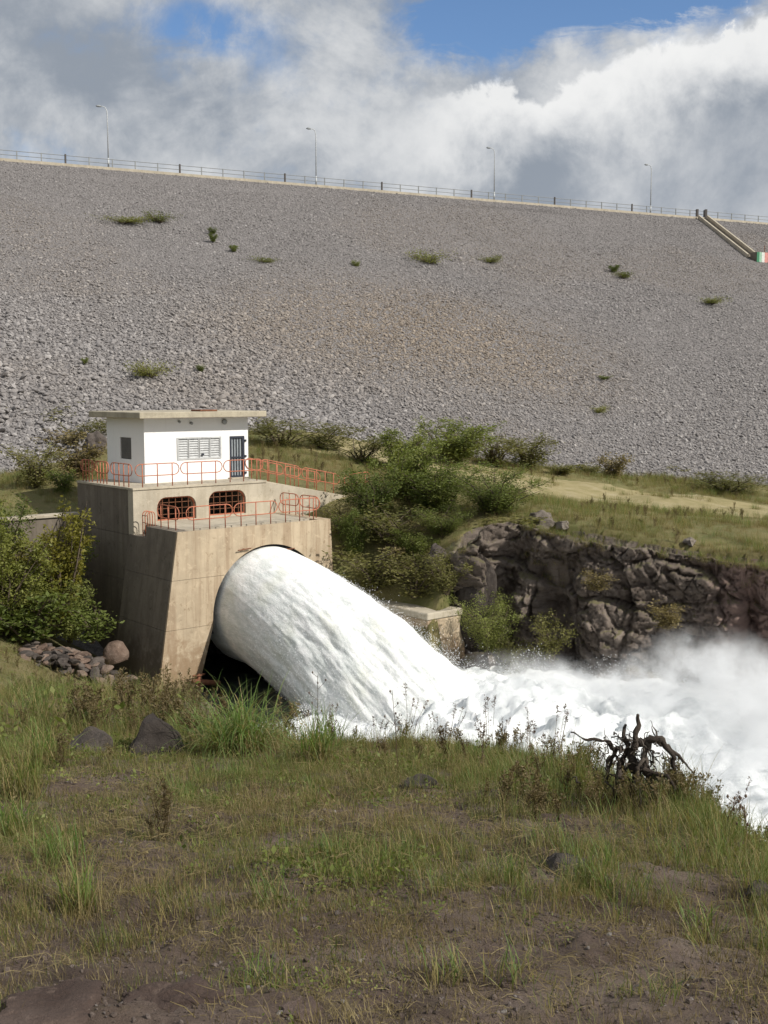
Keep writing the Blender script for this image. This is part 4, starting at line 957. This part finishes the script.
# behind the hut and along the toe
BG = 'bushes along the dam foot'
for px, py, w_, h_, kd, lb in ((282, 446, 56, 28, 'loose', 'olive bush right behind the hut door corner'), (325, 450, 50, 26, 'loose2', 'second olive bush from the hut along the dam foot'), (362, 462, 46, 26, 'loose', 'olive bush between the hut and the tall green bushes'),
    (402, 470, 52, 40, 'round', 'green bush at the left end of the tall bush row'), (452, 462, 66, 42, 'round2', 'tallest green bush at the dam foot right of the hut'), (494, 466, 46, 30, 'loose', 'olive bush between the tallest bush and the track'), (528, 468, 46, 34, 'loose2', 'last olive bush of the row before the track'),
    (612, 478, 26, 24, 'dry', 'greyish bush standing alone at the edge of the track'), (668, 474, 34, 9, 'small_olive', 'low green plant at the rock toe right of the grey bush'), (728, 494, 62, 22, 'loose', 'low spreading bush on the right edge of the track'), (590, 474, 26, 12, 'small_olive', 'low plant left of the greyish bush at the track'), (562, 474, 30, 12, 'small_olive', 'low plant at the track right after the bush row')):
    shrub(kd, px, py, w_, h_, lb, group=BG)
# slope between the block and the cliff
SG = 'bushes on the slope above the wing wall'
for px, py, w_, h_, kd, lb in ((492, 514, 86, 50, 'feather', 'wide feathery bush on the cliff top by the track'), (440, 512, 70, 50, 'round2', 'dense green bush left of the feathery one'), (405, 500, 60, 58, 'round', 'tall green bush above the orange ramp handrail'), (372, 520, 52, 50, 'round2', 'dark green bush beside the ramp foot'),
    (392, 545, 66, 40, 'loose', 'olive bush in the middle of the slope'), (352, 560, 40, 50, 'round', 'dark bush against the right flank of the block'), (375, 588, 60, 42, 'loose2', 'yellowish bush above the wing wall next to the jet'), (415, 596, 56, 34, 'loose', 'grassy bush on the wing wall top'), (443, 535, 54, 30, 'feather', 'low feathery bush hanging over the left cliff end'), (340, 535, 26, 34, 'loose', 'small olive bush at the block right corner'), (520, 530, 60, 18, 'small_olive', 'low plants in front of the feathery bush'), (400, 568, 34, 26, 'dry', 'dry bush on the slope between rocks'), (424, 584, 44, 34, 'loose', 'olive bush under the dark outcrop'), (446, 598, 36, 40, 'loose2', 'small olive bush squeezed between wing wall and cliff'), (415, 560, 40, 30, 'round', 'green bush just above the dark angular outcrop')):
    shrub(kd, px, py, w_, h_, lb, group=SG)
# plants on the cliff face
for px, py, w_, h_, y, kd, lb in ((488, 652, 56, 60, 45.6, 'feather', 'green shrub hanging on the cliff beside the wing wall'), (551, 660, 34, 46, 44.3, 'loose2', 'yellow green shrub in the dark cleft of the cliff'), (516, 672, 36, 34, 44.6, 'loose', 'low olive shrub near the cliff foot'), (668, 628, 30, 26, 43.0, 'dry', 'dry tuft on the right part of the cliff'), (598, 590, 26, 20, 43.8, 'dry', 'dry tuft on the brow of the bulging cliff')):
    shrub(kd, px, py, w_, h_, lb, p=dep(px, py, y), group='plants on the cliff face')
# bushes left of the block
LG = 'bushes left of the outlet block'
for px, py, w_, h_, y, kd, lb in ((4, 636, 84, 96, 44.5, 'broad', 'broad green bush at the left edge of the picture'), (40, 632, 66, 56, 45.2, 'broad', 'green bush below the yellow one beside the block'), (62, 618, 44, 108, 45.8, 'vine', 'tall yellow green climber beside the shaded concrete flank'), (14, 570, 60, 56, 46.8, 'vine', 'yellow green climber under the retaining wall at far left'), (36, 575, 34, 44, 46.5, 'broad', 'dark bush in front of the retaining wall'), (92, 640, 40, 34, 44.9, 'small', 'small dark shrub at the foot of the concrete flank'), (-24, 610, 80, 110, 45.0, 'broad', 'broad bush cut by the left picture edge'), (30, 640, 70, 50, 44.0, 'small', 'low leafy shrub in front of the broad left bushes'), (70, 640, 50, 60, 46.5, 'round', 'dark shrub tucked between the climber and the concrete flank'), (4, 560, 56, 62, 49.0, 'round2', 'dark shrub rising above the retaining wall end'), (56, 580, 60, 66, 48.5, 'round', 'shaded shrub behind the climber under the retaining wall')):
    p = dep(px, py, y); p[2] = min(p[2], gz(p[0], p[1])+1.5); shrub(kd, px, py, w_, h_, lb, p=p, group=LG)

# ================================================================ grass
def tuft(seed, nb, h0, h1, w0, base, lean, seg=4, dryf=.3, matl='blade', droop=.6):
    r = np.random.default_rng(seed); vs, fs, hh, dy = [], [], [], []
    for b in range(nb):
        az_ = r.uniform(0, 6.283); L = r.uniform(h0, h1); ln = abs(r.normal(0, lean)); w_ = w0*r.uniform(.6, 1.3); p = np.array((r.normal(0, base), r.normal(0, base), -.01)); d0 = np.array((math.cos(az_), math.sin(az_), 0)); sd_ = np.array((-d0[1], d0[0], 0)); k0 = len(vs); q = r.random()
        tw = r.uniform(-.6, .6); sd_ = sd_*math.cos(tw)+d0*math.sin(tw)*.5; ang = ln*.45; dr__ = droop*r.uniform(.3, 1.4)
        for k in range(seg+1):
            t = k/seg; ww_ = w_*(1-t**1.6)*.5
            if k < seg: vs += [p-sd_*ww_, p+sd_*ww_]; hh += [t, t]; dy += [q, q]
            else: vs.append(p.copy()); hh.append(t); dy.append(q)
            p = p+(d0*math.sin(ang)+np.array((0, 0, math.cos(ang))))*L/seg; ang += dr__*(.35+t)*.9/seg*2
        for k in range(seg-1): a = k0+2*k; fs.append((a, a+1, a+3, a+2))
        a = k0+2*(seg-1); fs.append((a, a+1, a+2))
    me = mesh_np('tuft', np.array(vs), fs, M[matl]); set_attr(me, 'h', hh); set_attr(me, 'dry', dy); return me
def weed(seed, h, n_, matl='blade_brown'):
    r = np.random.default_rng(seed); st = MB(); LV = []
    for k in range(n_):
        az_ = r.uniform(0, 6.28); ln = r.uniform(.05, .35); hh = h*r.uniform(.5, 1); tip = np.array((math.cos(az_)*ln*hh, math.sin(az_)*ln*hh, hh)); mid = tip*.5+r.normal(0, .02, 3)
        st.tube([(r.normal(0, .03), r.normal(0, .03), 0), mid, tip], [.0035, .0028, .0018], 3, cap=False)
        for j in range(14):
            f_ = r.uniform(.2, 1); LV.append(tip*f_+r.normal(0, .018, 3))
        for j in range(26): LV.append(tip*(1-.22*r.random())+r.normal(0, .008, 3))
    c = np.array(LV); m = len(c); d = r.normal(0, 1, (m, 3)); d[:, 2] = np.abs(d[:, 2]); d /= np.linalg.norm(d, axis=1)[:, None]; s_ = np.cross(d, r.normal(0, 1, (m, 3))); s_ /= np.linalg.norm(s_, axis=1)[:, None]; l = r.uniform(.012, .04, m)[:, None]
    k0 = len(st.v); v = np.stack([c, c+d*l*.5+s_*l*.2, c+d*l, c+d*l*.5-s_*l*.2], 1).reshape(-1, 3); st.add(v, [(4*i, 4*i+1, 4*i+2, 4*i+3) for i in range(m)])
    return mesh_np('weed', np.array(st.v), [tuple(f) for f in st.f], M[matl])
def forb(seed, matl='leaf', n_=26, h=.07, sp=.07, lf=.022):
    r = np.random.default_rng(seed); c = np.c_[r.normal(0, sp, n_), r.normal(0, sp, n_), np.abs(r.normal(0, h*.5, n_))]
    d = r.normal(0, 1, (n_, 3)); d[:, 2] = np.abs(d[:, 2])*.7; d /= np.linalg.norm(d, axis=1)[:, None]; q = np.cross(d, r.normal(0, 1, (n_, 3))); q /= np.linalg.norm(q, axis=1)[:, None]; l = lf*r.uniform(.5, 1.6, n_)[:, None]
    return mesh_np('forb', np.stack([c, c+d*l*.5+q*l*.28, c+d*l, c+d*l*.5-q*l*.28], 1).reshape(-1, 3), np.arange(n_*4).reshape(-1, 4), M[matl])
def straw(seed, n_=22):
    r = np.random.default_rng(seed); v = []; f = []
    for k in range(n_):
        c = np.r_[r.normal(0, .09, 2), r.uniform(.004, .02)]; a_ = r.uniform(0, 6.28); l = r.uniform(.03, .13); d = np.array((math.cos(a_), math.sin(a_), r.normal(0, .12)))*l; q = np.array((-math.sin(a_), math.cos(a_), r.normal(0, .3)))*.0016; m = c+d*.5+np.array((0, 0, r.uniform(0, .01)))+q*r.normal(0, 3)
        i0 = len(v); v += [c-q, c+q, m+q, m-q, c+d+q*.5, c+d-q*.5]; f += [(i0, i0+1, i0+2, i0+3), (i0+3, i0+2, i0+4, i0+5)]
    return mesh_np('straw', np.array(v), f, M['blade_dry'])
G_tiny = [tuft(570+k, 34, .025, .085, .0035, .06, 1.0, 3) for k in range(4)]
G_dead = [tuft(575+k, 40, .02, .075, .0028, .07, 1.4, 3, matl='blade_brown' if k % 2 else 'blade_dry') for k in range(4)]
G_short = [tuft(500+k, 30, .05, .17, .0038, .05, .95) for k in range(5)]
G_mid = [tuft(510+k, 36, .10, .34, .0042, .065, .75, droop=.9) for k in range(5)]
G_green = [tuft(520+k, 34, .10, .30, .005, .05, .65, matl='blade_green', droop=.9) for k in range(4)]
G_dry = [tuft(530+k, 30, .08, .28, .0032, .06, 1.0, matl='blade_dry', droop=1.0) for k in range(4)]
G_tall = [tuft(540+k, 36, .25, .6, .0048, .08, .55, droop=.8) for k in range(4)]
G_weed = [weed(550+k, .42, 9) for k in range(4)]
G_seed = [weed(560+k, .75, 4, 'seed') for k in range(3)]
G_forb = [forb(580, 'leaf'), forb(581, 'leaf_olive', 34, .05, .09, .016), forb(582, 'leaf', 20, .10, .05, .03), forb(583, 'leaf_dry', 26, .05, .09, .018)]
G_straw = [straw(590+k) for k in range(3)]
ALL = (('tiny', G_tiny), ('dead', G_dead), ('short', G_short), ('mid', G_mid), ('green', G_green), ('dry', G_dry), ('tall', G_tall), ('weed', G_weed), ('seed', G_seed), ('forb', G_forb), ('straw', G_straw))
PR = [m_ for _, l_ in ALL for m_ in l_]
SET = {}; c_ = 0
for nm_, l_ in ALL: SET[nm_] = (c_, len(l_)); c_ += len(l_)
def put_grass(n_, kind, dens, region, smin, smax, seed):
    r = np.random.default_rng(seed); x0, x1, y0, y1 = region
    x = r.uniform(x0, x1, n_); y = r.uniform(y0, y1, n_)
    vis = np.abs(x) < .46*y+2.2
    ok = vis & (r.random(n_) < np.clip(dens(x, y), 0, 1)); x, y = x[ok], y[ok]
    k = len(x); s_ = r.uniform(smin, smax, k)*np.where((y < 6) & (kind in ('forb', 'straw')), .62, 1); i0, m_ = SET[kind]
    return np.c_[x, y, np.zeros(k)], np.c_[r.normal(0, .12, k), r.normal(0, .12, k), r.uniform(0, 6.28, k)], s_, i0+r.integers(0, m_, k)
def nb(x, y, sc, sd_, oct=3): return fbm(p3(x*sc, y*sc), oct, sd_)
def edge_near(x, y): return np.exp(-(np.where(inside(x, y, RIVER), dist_poly(x, y, NEAR_EDGE)*.6, dist_poly(x, y, NEAR_EDGE))/1.3)**2)
def bare(x, y): return np.clip(.62*np.exp(-((y-3.4)/1.8)**2)+.22*np.exp(-((y-7.6)/2.0)**2)+.95*nb(x, y, .75, 602)+.25*np.exp(-(((x-1.6)/1.1)**2+((y-4.6)/1.5)**2)), 0, 1)
acc = []
RG = (-7.2, 5.5, 2.2, 15.5)
def cut(x, y):                                        # low ground before the big arching tufts
    return 1-.8*np.exp(-(((x+2.1)/1.0)**2+((y-12.3)/.9)**2))
acc.append(put_grass(30000, 'tiny', lambda x, y: .24+1.0*np.clip(nb(x, y, 1.2, 610)+.08, 0, 1)-.5*bare(x, y), RG, .7, 1.5, 11))
acc.append(put_grass(32000, 'dead', lambda x, y: .27+.85*nb(x, y, 1.1, 607), RG, .6, 1.4, 14))
acc.append(put_grass(20000, 'forb', lambda x, y: .12+.8*np.clip(nb(x, y, .9, 609), 0, 1)-.35*bare(x, y), RG, .5, 1.3, 12))
acc.append(put_grass(9000, 'straw', lambda x, y: .35+.6*nb(x, y, .8, 608), RG, .6, 1.5, 13))
acc.append(put_grass(17000, 'short', lambda x, y: .06+.95*np.clip(nb(x, y, 1.1, 611)+.08, 0, 1)-.6*bare(x, y)+.15*sstep((y-7)/4), RG, .5, 1.2, 1))
acc.append(put_grass(14000, 'mid', lambda x, y: .6*np.clip(nb(x, y, .8, 612)-.08, 0, 1)+.05*sstep((y-6)/4)+.42*edge_near(x, y)*(y > 5)*cut(x, y)-.5*bare(x, y), RG, .35, 1.05, 2))
acc.append(put_grass(8000, 'green', lambda x, y: .95*np.clip(nb(x, y, .75, 613)-.05, 0, 1)+.5*edge_near(x, y)*(x > .6)*(y > 4)-.5*bare(x, y), RG, .4, 1.15, 3))
acc.append(put_grass(12000, 'dry', lambda x, y: .05+.6*np.clip(nb(x, y, 1.0, 614), 0, 1)+.18*edge_near(x, y)-.3*bare(x, y), RG, .35, 1.1, 4))
acc.append(put_grass(5000, 'tall', lambda x, y: cut(x, y)*(.42*edge_near(x, y)*np.clip(.4+1.2*nb(x, y, .9, 615), 0, 1)*(y > 6.5)+.16*sstep((-x-2.2)/1.5)*sstep((y-9)/3)), RG, .4, .95, 5))
acc.append(put_grass(6000, 'weed', lambda x, y: .5*edge_near(x, y)*np.clip(.5+1.2*nb(x, y, .8, 616), 0, 1)*(y > 8)*cut(x, y)+.07*np.clip(nb(x, y, 1.2, 617), 0, 1)*(y > 6), RG, .4, 1.05, 6))
acc.append(put_grass(1500, 'seed', lambda x, y: .30*edge_near(x, y)*(y > 8.5)*np.clip(.4+1.3*nb(x, y, .9, 618), 0, 1)*cut(x, y), RG, .5, 1.0, 7))
P_ = np.concatenate([a[0] for a in acc]); R_ = np.concatenate([a[1] for a in acc]); S_a = np.concatenate([a[2] for a in acc]); I_ = np.concatenate([a[3] for a in acc])
P_[:, 2] = H(P_[:, 0], P_[:, 1])[0]
tag(scatter('bank_grass', P_, R_, S_a, I_, PR), 'patchy green and straw grass with weeds on the near bank', 'grass', kind='stuff')
# lower bank and left slope, farther off: coarser tufts
acc = []
RL = (-22, -1.0, 13, 47)
for n_, kd, dn_, a_, b_, sd_ in ((14000, 'mid', .5, .9, 2.0, 21), (7000, 'tall', .45, .6, 1.5, 22), (9000, 'dry', .4, 1.0, 2.2, 23), (7000, 'green', .35, .8, 2.0, 24), (7000, 'weed', .4, .9, 1.9, 25), (16000, 'forb', .5, 1.5, 4.0, 26)):
    acc.append(put_grass(n_, kd, lambda x, y, dn_=dn_, sd_=sd_: dn_*np.clip(.45+1.2*nb(x, y, .35, 700+sd_), 0, 1)*~inside(x, y, RIVER), RL, a_, b_, sd_))
P_ = np.concatenate([a[0] for a in acc]); R_ = np.concatenate([a[1] for a in acc]); S_a = np.concatenate([a[2] for a in acc]); I_ = np.concatenate([a[3] for a in acc])
P_[:, 2] = H(P_[:, 0], P_[:, 1])[0]
bq = (P_[:, 0]-A0[0])*E2[0]+(P_[:, 1]-A0[1])*E2[1]; aq = (P_[:, 0]-A0[0])*E1[0]+(P_[:, 1]-A0[1])*E1[1]
ok = ~((aq > -2.8) & (bq > -5.8)); ok &= P_[:, 2] > .1
upx = 384+F*P_[:, 0]/(P_[:, 1]*1.02); ok &= ~((P_[:, 1] > 21) & (upx > 135) & (upx < 225) & (np.random.default_rng(4).random(len(P_)) < .9)); ok &= ~((P_[:, 1] > 40.2) & (upx > 22) & (upx < 165) & (np.random.default_rng(3).random(len(P_)) < .85))
S_a = S_a*np.clip(1.05-(P_[:, 1]-13)/50, .45, 1)
tag(scatter('slope_grass', P_[ok], R_[ok], S_a[ok], I_[ok], PR), 'rough tall grass on the slope running down to the outlet block', 'grass', kind='stuff')
acc = []
def far_ok(x, y):
    z, f_ = H(x, y); a_ = (x-A0[0])*E1[0]+(y-A0[1])*E1[1]; b_ = (x-A0[0])*E2[0]+(y-A0[1])*E2[1]
    d = np.min(np.hypot(x[:, None]-cx[None], y[:, None]-cy[None]), 1)
    blkm = (a_ > -1.9) & (a_ < 10.2) & (b_ > -6) & (b_ < 3.7)
    dmz = 35.9-((x-DO[0])*DD[0]+(y-DO[1])*DD[1])*SL
    wgm = (a_ > wa-.2) & (a_ < wa+2.4) & (b_ < -4.5)
    return (f_ > .9) & ~inside(x, y, RIVER) & ~blkm & ~wgm & (z > dmz-.1) & ((d > 4.6) | (nb(x, y, .6, 850) > .35))
RF = (-26, 38, 38, 84)
for n_, kd, dn_, a_, b_, sd_ in ((30000, 'mid', .7, 1.0, 2.1, 31), (22000, 'dry', .7, 1.2, 2.4, 32), (9000, 'green', .45, 1.4, 2.6, 33), (4500, 'weed', .3, .8, 1.7, 34), (4000, 'tall', .5, .7, 1.3, 35)):
    acc.append(put_grass(n_, kd, lambda x, y, dn_=dn_, sd_=sd_: dn_*np.clip(.5+1.3*nb(x, y, .3, 800+sd_), 0, 1)*far_ok(x, y), RF, a_, b_, sd_))
P_ = np.concatenate([a[0] for a in acc]); R_ = np.concatenate([a[1] for a in acc]); S_a = np.concatenate([a[2] for a in acc]); I_ = np.concatenate([a[3] for a in acc])
P_[:, 2] = H(P_[:, 0], P_[:, 1])[0]
rq = np.random.default_rng(77); kq_ = rq.integers(0, len(CLIFFTOP), 5200); Pc = CLIFFTOP[kq_]; Pc = Pc[fbm(Pc*.7, 3, 880) > -.12]; kq_ = len(Pc)
cyc = [SET['mid'], SET['dry'], SET['green'], SET['mid'], SET['forb']]; ic = np.array([cyc[i_ % 5][0]+i_ % cyc[i_ % 5][1] for i_ in range(kq_)])
P_ = np.r_[P_, Pc-[0, 0, .04]]; R_ = np.r_[R_, np.c_[rq.normal(0, .3, kq_), rq.normal(0, .3, kq_), rq.uniform(0, 6.28, kq_)]]; S_a = np.r_[S_a, rq.uniform(.8, 1.9, kq_)]; I_ = np.r_[I_, ic]
tag(scatter('far_bank_grass', P_, R_, S_a, I_, PR), 'yellow green grass covering the far bank below the dam', 'grass', kind='stuff')
# pebbles and straw litter on the soil
pb = [rock_proto('pebble', 360+k, M['pebble'], 2, .65, 7, .1) for k in range(4)]
n = 4500; x = nr.uniform(-5, 3.2, n); y = 2.6+10*nr.random(n)**1.5; ok = (np.abs(x) < .42*y+1) & (nr.random(n) < .2+.9*bare(x, y)+.3*nb(x, y, 1.5, 631)); x, y = x[ok], y[ok]; n = len(x)
s_ = .0045/(nr.random(n)*.97+.03)**.5
tag(scatter('pebbles', np.c_[x, y, H(x, y)[0]+s_*.2], nr.uniform(-.5, .5, (n, 3))*[1, 1, 6], np.minimum(s_, .02), nr.integers(0, 4, n), pb), 'small grey pebbles strewn over the bare soil', 'pebbles', kind='stuff')

cr_ = [rock_proto('soil_crumb', 380+k, M['crumb'], 1, .8, 5, .15) for k in range(4)]
n = 60000; x = nr.uniform(-4.6, 3.2, n); y = 2.6+9*nr.random(n)**1.4; ok = (np.abs(x) < .4*y+.6) & (nr.random(n) < .35+.7*nb(x, y, 2.2, 641)+.4*bare(x, y)); x, y = x[ok], y[ok]; n = len(x); s_ = np.minimum(.0035/(nr.random(n)*.97+.03)**.5, .02)
tag(scatter('soil_crumbs', np.c_[x, y, H(x, y)[0]+s_*.15], nr.uniform(-3, 3, (n, 3)), s_, nr.integers(0, 4, n), cr_), 'loose crumbs of brown earth over the bare soil', 'soil', kind='stuff')
# big single tufts
def big_tuft(name, px, py, seed, nb_, h0, h1, w0, base, lean, matl, label, cat='grass tuft', droop=1.1, p=None):
    p = ground_at(px, py) if p is None else p; t = empty(name, tuple(p), 0, label, cat, 'large single tufts on the near bank')
    link('blades', tuft(seed, nb_, h0, h1, w0, base, lean, 7, .2, matl, droop), t)
    link('dry_blades', tuft(seed+1, nb_//6, h0*.7, h1*.8, w0, base, lean*1.4, 6, 1, 'blade_dry', droop*1.2), t)
big_tuft('pampas_tuft', 238, 756, 901, 420, .6, 1.15, .014, .16, 1.15, 'blade_lush', 'largest arching green tuft in front of the outlet pool', droop=1.9)
big_tuft('pampas_tuft', 318, 764, 903, 200, .45, .85, .012, .11, .9, 'blade_lush', 'second arching green tuft just right of the largest', droop=.9)
big_tuft('pampas_tuft', 196, 748, 905, 140, .4, .75, .012, .1, 1.0, 'blade_lush', 'smaller arching tuft left of the largest one', droop=1.0)
big_tuft('grass_clump', 22, 800, 907, 150, .35, .75, .009, .12, .6, 'blade', 'tall grass clump at the left edge below the bushes', droop=.7)
big_tuft('grass_clump', 30, 725, 909, 160, .5, 1.0, .012, .2, .6, 'blade_green', 'pale tall grass clump under the broad left bush', droop=.8)
big_tuft('grass_clump', 78, 918, 911, 90, .18, .46, .009, .05, .7, 'blade_lush', 'single upright tuft on bare soil at lower left', droop=.6)
big_tuft('grass_clump', 62, 868, 913, 80, .15, .40, .008, .06, .7, 'blade_lush', 'thin tuft just above the single upright one', droop=.6)
big_tuft('grass_clump', 270, 905, 915, 60, .12, .30, .006, .05, .8, 'blade_green', 'small yellowish tuft in the middle of the bare soil', droop=.8)
big_tuft('grass_clump', 505, 740, 917, 120, .35, .7, .007, .14, .45, 'blade', 'dense brownish grass clump left of the dead stump', droop=.5)
big_tuft('grass_clump', 570, 790, 919, 160, .35, .65, .007, .16, .5, 'blade', 'thick grass clump at the foot of the dead stump', droop=.6)
big_tuft('grass_clump', 668, 800, 921, 110, .3, .55, .007, .13, .5, 'blade', 'grass clump just right of the dead stump', droop=.6)

for q_, (px, py, n_, h_, m_, lb) in enumerate(((445, 985, 60, .22, 'blade_green', 'low green tuft near the bottom edge right of centre'), (262, 985, 54, .20, 'blade_green', 'low green tuft near the bottom edge left of centre'), (610, 892, 60, .24, 'blade_green', 'green tuft on the soil below the dark half buried rock'), (330, 862, 60, .26, 'blade_green', 'green tuft on the soil in the middle distance'), (12, 840, 110, .5, 'blade_lush', 'tall pale green tuft at the left edge mid height'), (48, 762, 120, .62, 'blade_lush', 'pale green clump left of the dark boulders'), (510, 985, 50, .2, 'blade_green', 'rightmost of the low green tufts at the bottom edge'), (700, 930, 60, .22, 'blade_green', 'green tuft near the stone at the right edge'))):
    big_tuft('grass_clump', px, py, 930+q_*2, n_, h_*.45, h_, .0065 if h_ < .4 else .009, .06 if h_ < .4 else .1, .8, m_, lb, droop=.9)
# ================================================================ dead stump with bent branches
sb = ground_at(640, 806); kp = px_per_m(sb)
st = empty('dead_stump', tuple(sb), 0, 'gnarled dead stump with drooping bare branches at the bank edge', 'stump')
def sp_(px, py, dy=0.0): return np.array(((px-640)/kp, dy, (806-py)/kp))
def limb(name, pts, r0, r1, seed, parent=st, n=8):
    P = np.array([sp_(*q) for q in pts]); m = len(P); u = np.linspace(0, m-1, m*5); Q = np.stack([np.interp(u, range(m), P[:, i]) for i in range(3)], 1)
    for _ in range(3): Q[1:-1] = (Q[:-2]+Q[1:-1]*2+Q[2:])/4
    Q += np.stack([fbm(Q*9+seed+i*5, 3, seed) for i in range(3)], 1)*.05*min(1, r0/.03+.2)
    rr = np.linspace(r0, r1, len(Q))*(1+.6*fbm(Q*16+seed, 3, seed+1))*.72
    return MB().tube(Q, list(rr), n).build(name, M['bark'], parent, True)
limb('trunk', [(642, 818, 0), (636, 788, .03), (631, 758, 0), (632, 736, .0), (633, 714, .01)], .085, .02, 1); limb('trunk', [(626, 815, .06), (621, 785, .08), (624, 752, .05), (626, 724, .05)], .06, .014, 2)
limb('trunk', [(652, 815, -.06), (648, 780, -.05), (640, 757, -.04), (646, 740, 0)], .055, .04, 3); limb('trunk', [(614, 815, .0), (614, 790, -.04), (618, 768, -.05), (613, 748, -.04)], .045, .012, 4)
limb('trunk', [(636, 818, -.1), (630, 790, -.12), (636, 765, -.1), (640, 735, -.06)], .05, .012, 5)
for k, (pts, r0) in enumerate((([(640, 742, 0), (655, 734, -.05), (666, 748, -.08), (671, 772, -.1), (673, 792, -.1)], .05), ([(650, 738, 0), (668, 746, .05), (682, 758, .1), (694, 775, .12)], .03), ([(645, 770, -.05), (662, 776, -.1), (676, 786, -.12), (690, 792, -.1), (704, 803, -.1)], .032),
        ([(622, 752, .05), (606, 742, .0), (590, 735, -.05), (569, 733, -.05)], .026), ([(612, 760, .05), (606, 772, 0), (604, 790, 0)], .02), ([(640, 765, -.1), (656, 768, -.15), (664, 778, -.18), (668, 798, -.2)], .028), ([(630, 760, -.1), (636, 775, -.2), (632, 795, -.25)], .03), ([(618, 750, .1), (612, 765, .12), (608, 784, .1)], .025), ([(672, 790, -.1), (678, 778, -.1), (681, 768, -.1)], .035))):
    limb('branch', pts, r0, .008, 20+k, n=6)
for k in range(130):
    x0, y0 = rnd.gauss(634, 18), rnd.uniform(736, 800); a_ = rnd.uniform(0, 6.28); l_ = rnd.uniform(6, 18)
    limb('twig', [(x0, y0, rnd.uniform(-.15, .15)), (x0+math.cos(a_)*l_*.5+rnd.uniform(-2, 2), y0+math.sin(a_)*l_*.5, rnd.uniform(-.15, .15)), (x0+math.cos(a_)*l_, y0+math.sin(a_)*l_, rnd.uniform(-.15, .15))], rnd.uniform(.006, .014), .003, 60+k, n=4)
# tall dry stalks standing against the foam
for k, (px, py, top, lean, lb) in enumerate(((318, 760, 676, 0, 'single dry stalk standing before the jet'), (398, 770, 690, -6, 'leafy dry stalk standing before the foot of the jet'), (594, 770, 700, 2, 'thin bare stalk left of the dead stump'), (688, 800, 738, 10, 'thin bare stalk right of the dead stump'), (722, 838, 800, 16, 'short stalk with dark heads near the right bank edge'), (748, 850, 806, -4, 'rightmost stalk with dark round head over the foam'))):
    p = ground_at(px, py); kq = px_per_m(p); t = empty('dry_stalk', tuple(p), 0, lb, 'stalk', 'dry stalks along the bank edge'); hgt = (py-top)/kq; lx = lean/kq
    MB().tube([(0, 0, -.03), (lx*.4, .02, hgt*.5), (lx, .03, hgt)], [.006, .0045, .003], 4).build('stem', M['seed'], t)
    for j in range(7):
        f_ = rnd.uniform(.35, 1); a_ = rnd.uniform(0, 6.28); l_ = rnd.uniform(.03, .10)
        b_ = Vector((lx*f_, .02, hgt*f_)); e_ = b_+Vector((math.cos(a_)*l_, math.sin(a_)*l_, l_*.8)); m_ = MB().tube([b_, e_], [.0025, .002], 3); m_.tube([e_, e_+Vector((0, 0, .012)), e_+Vector((0, 0, .026))], [.004, .011, .003], 5); m_.build('seed_head', M['seed'], t)
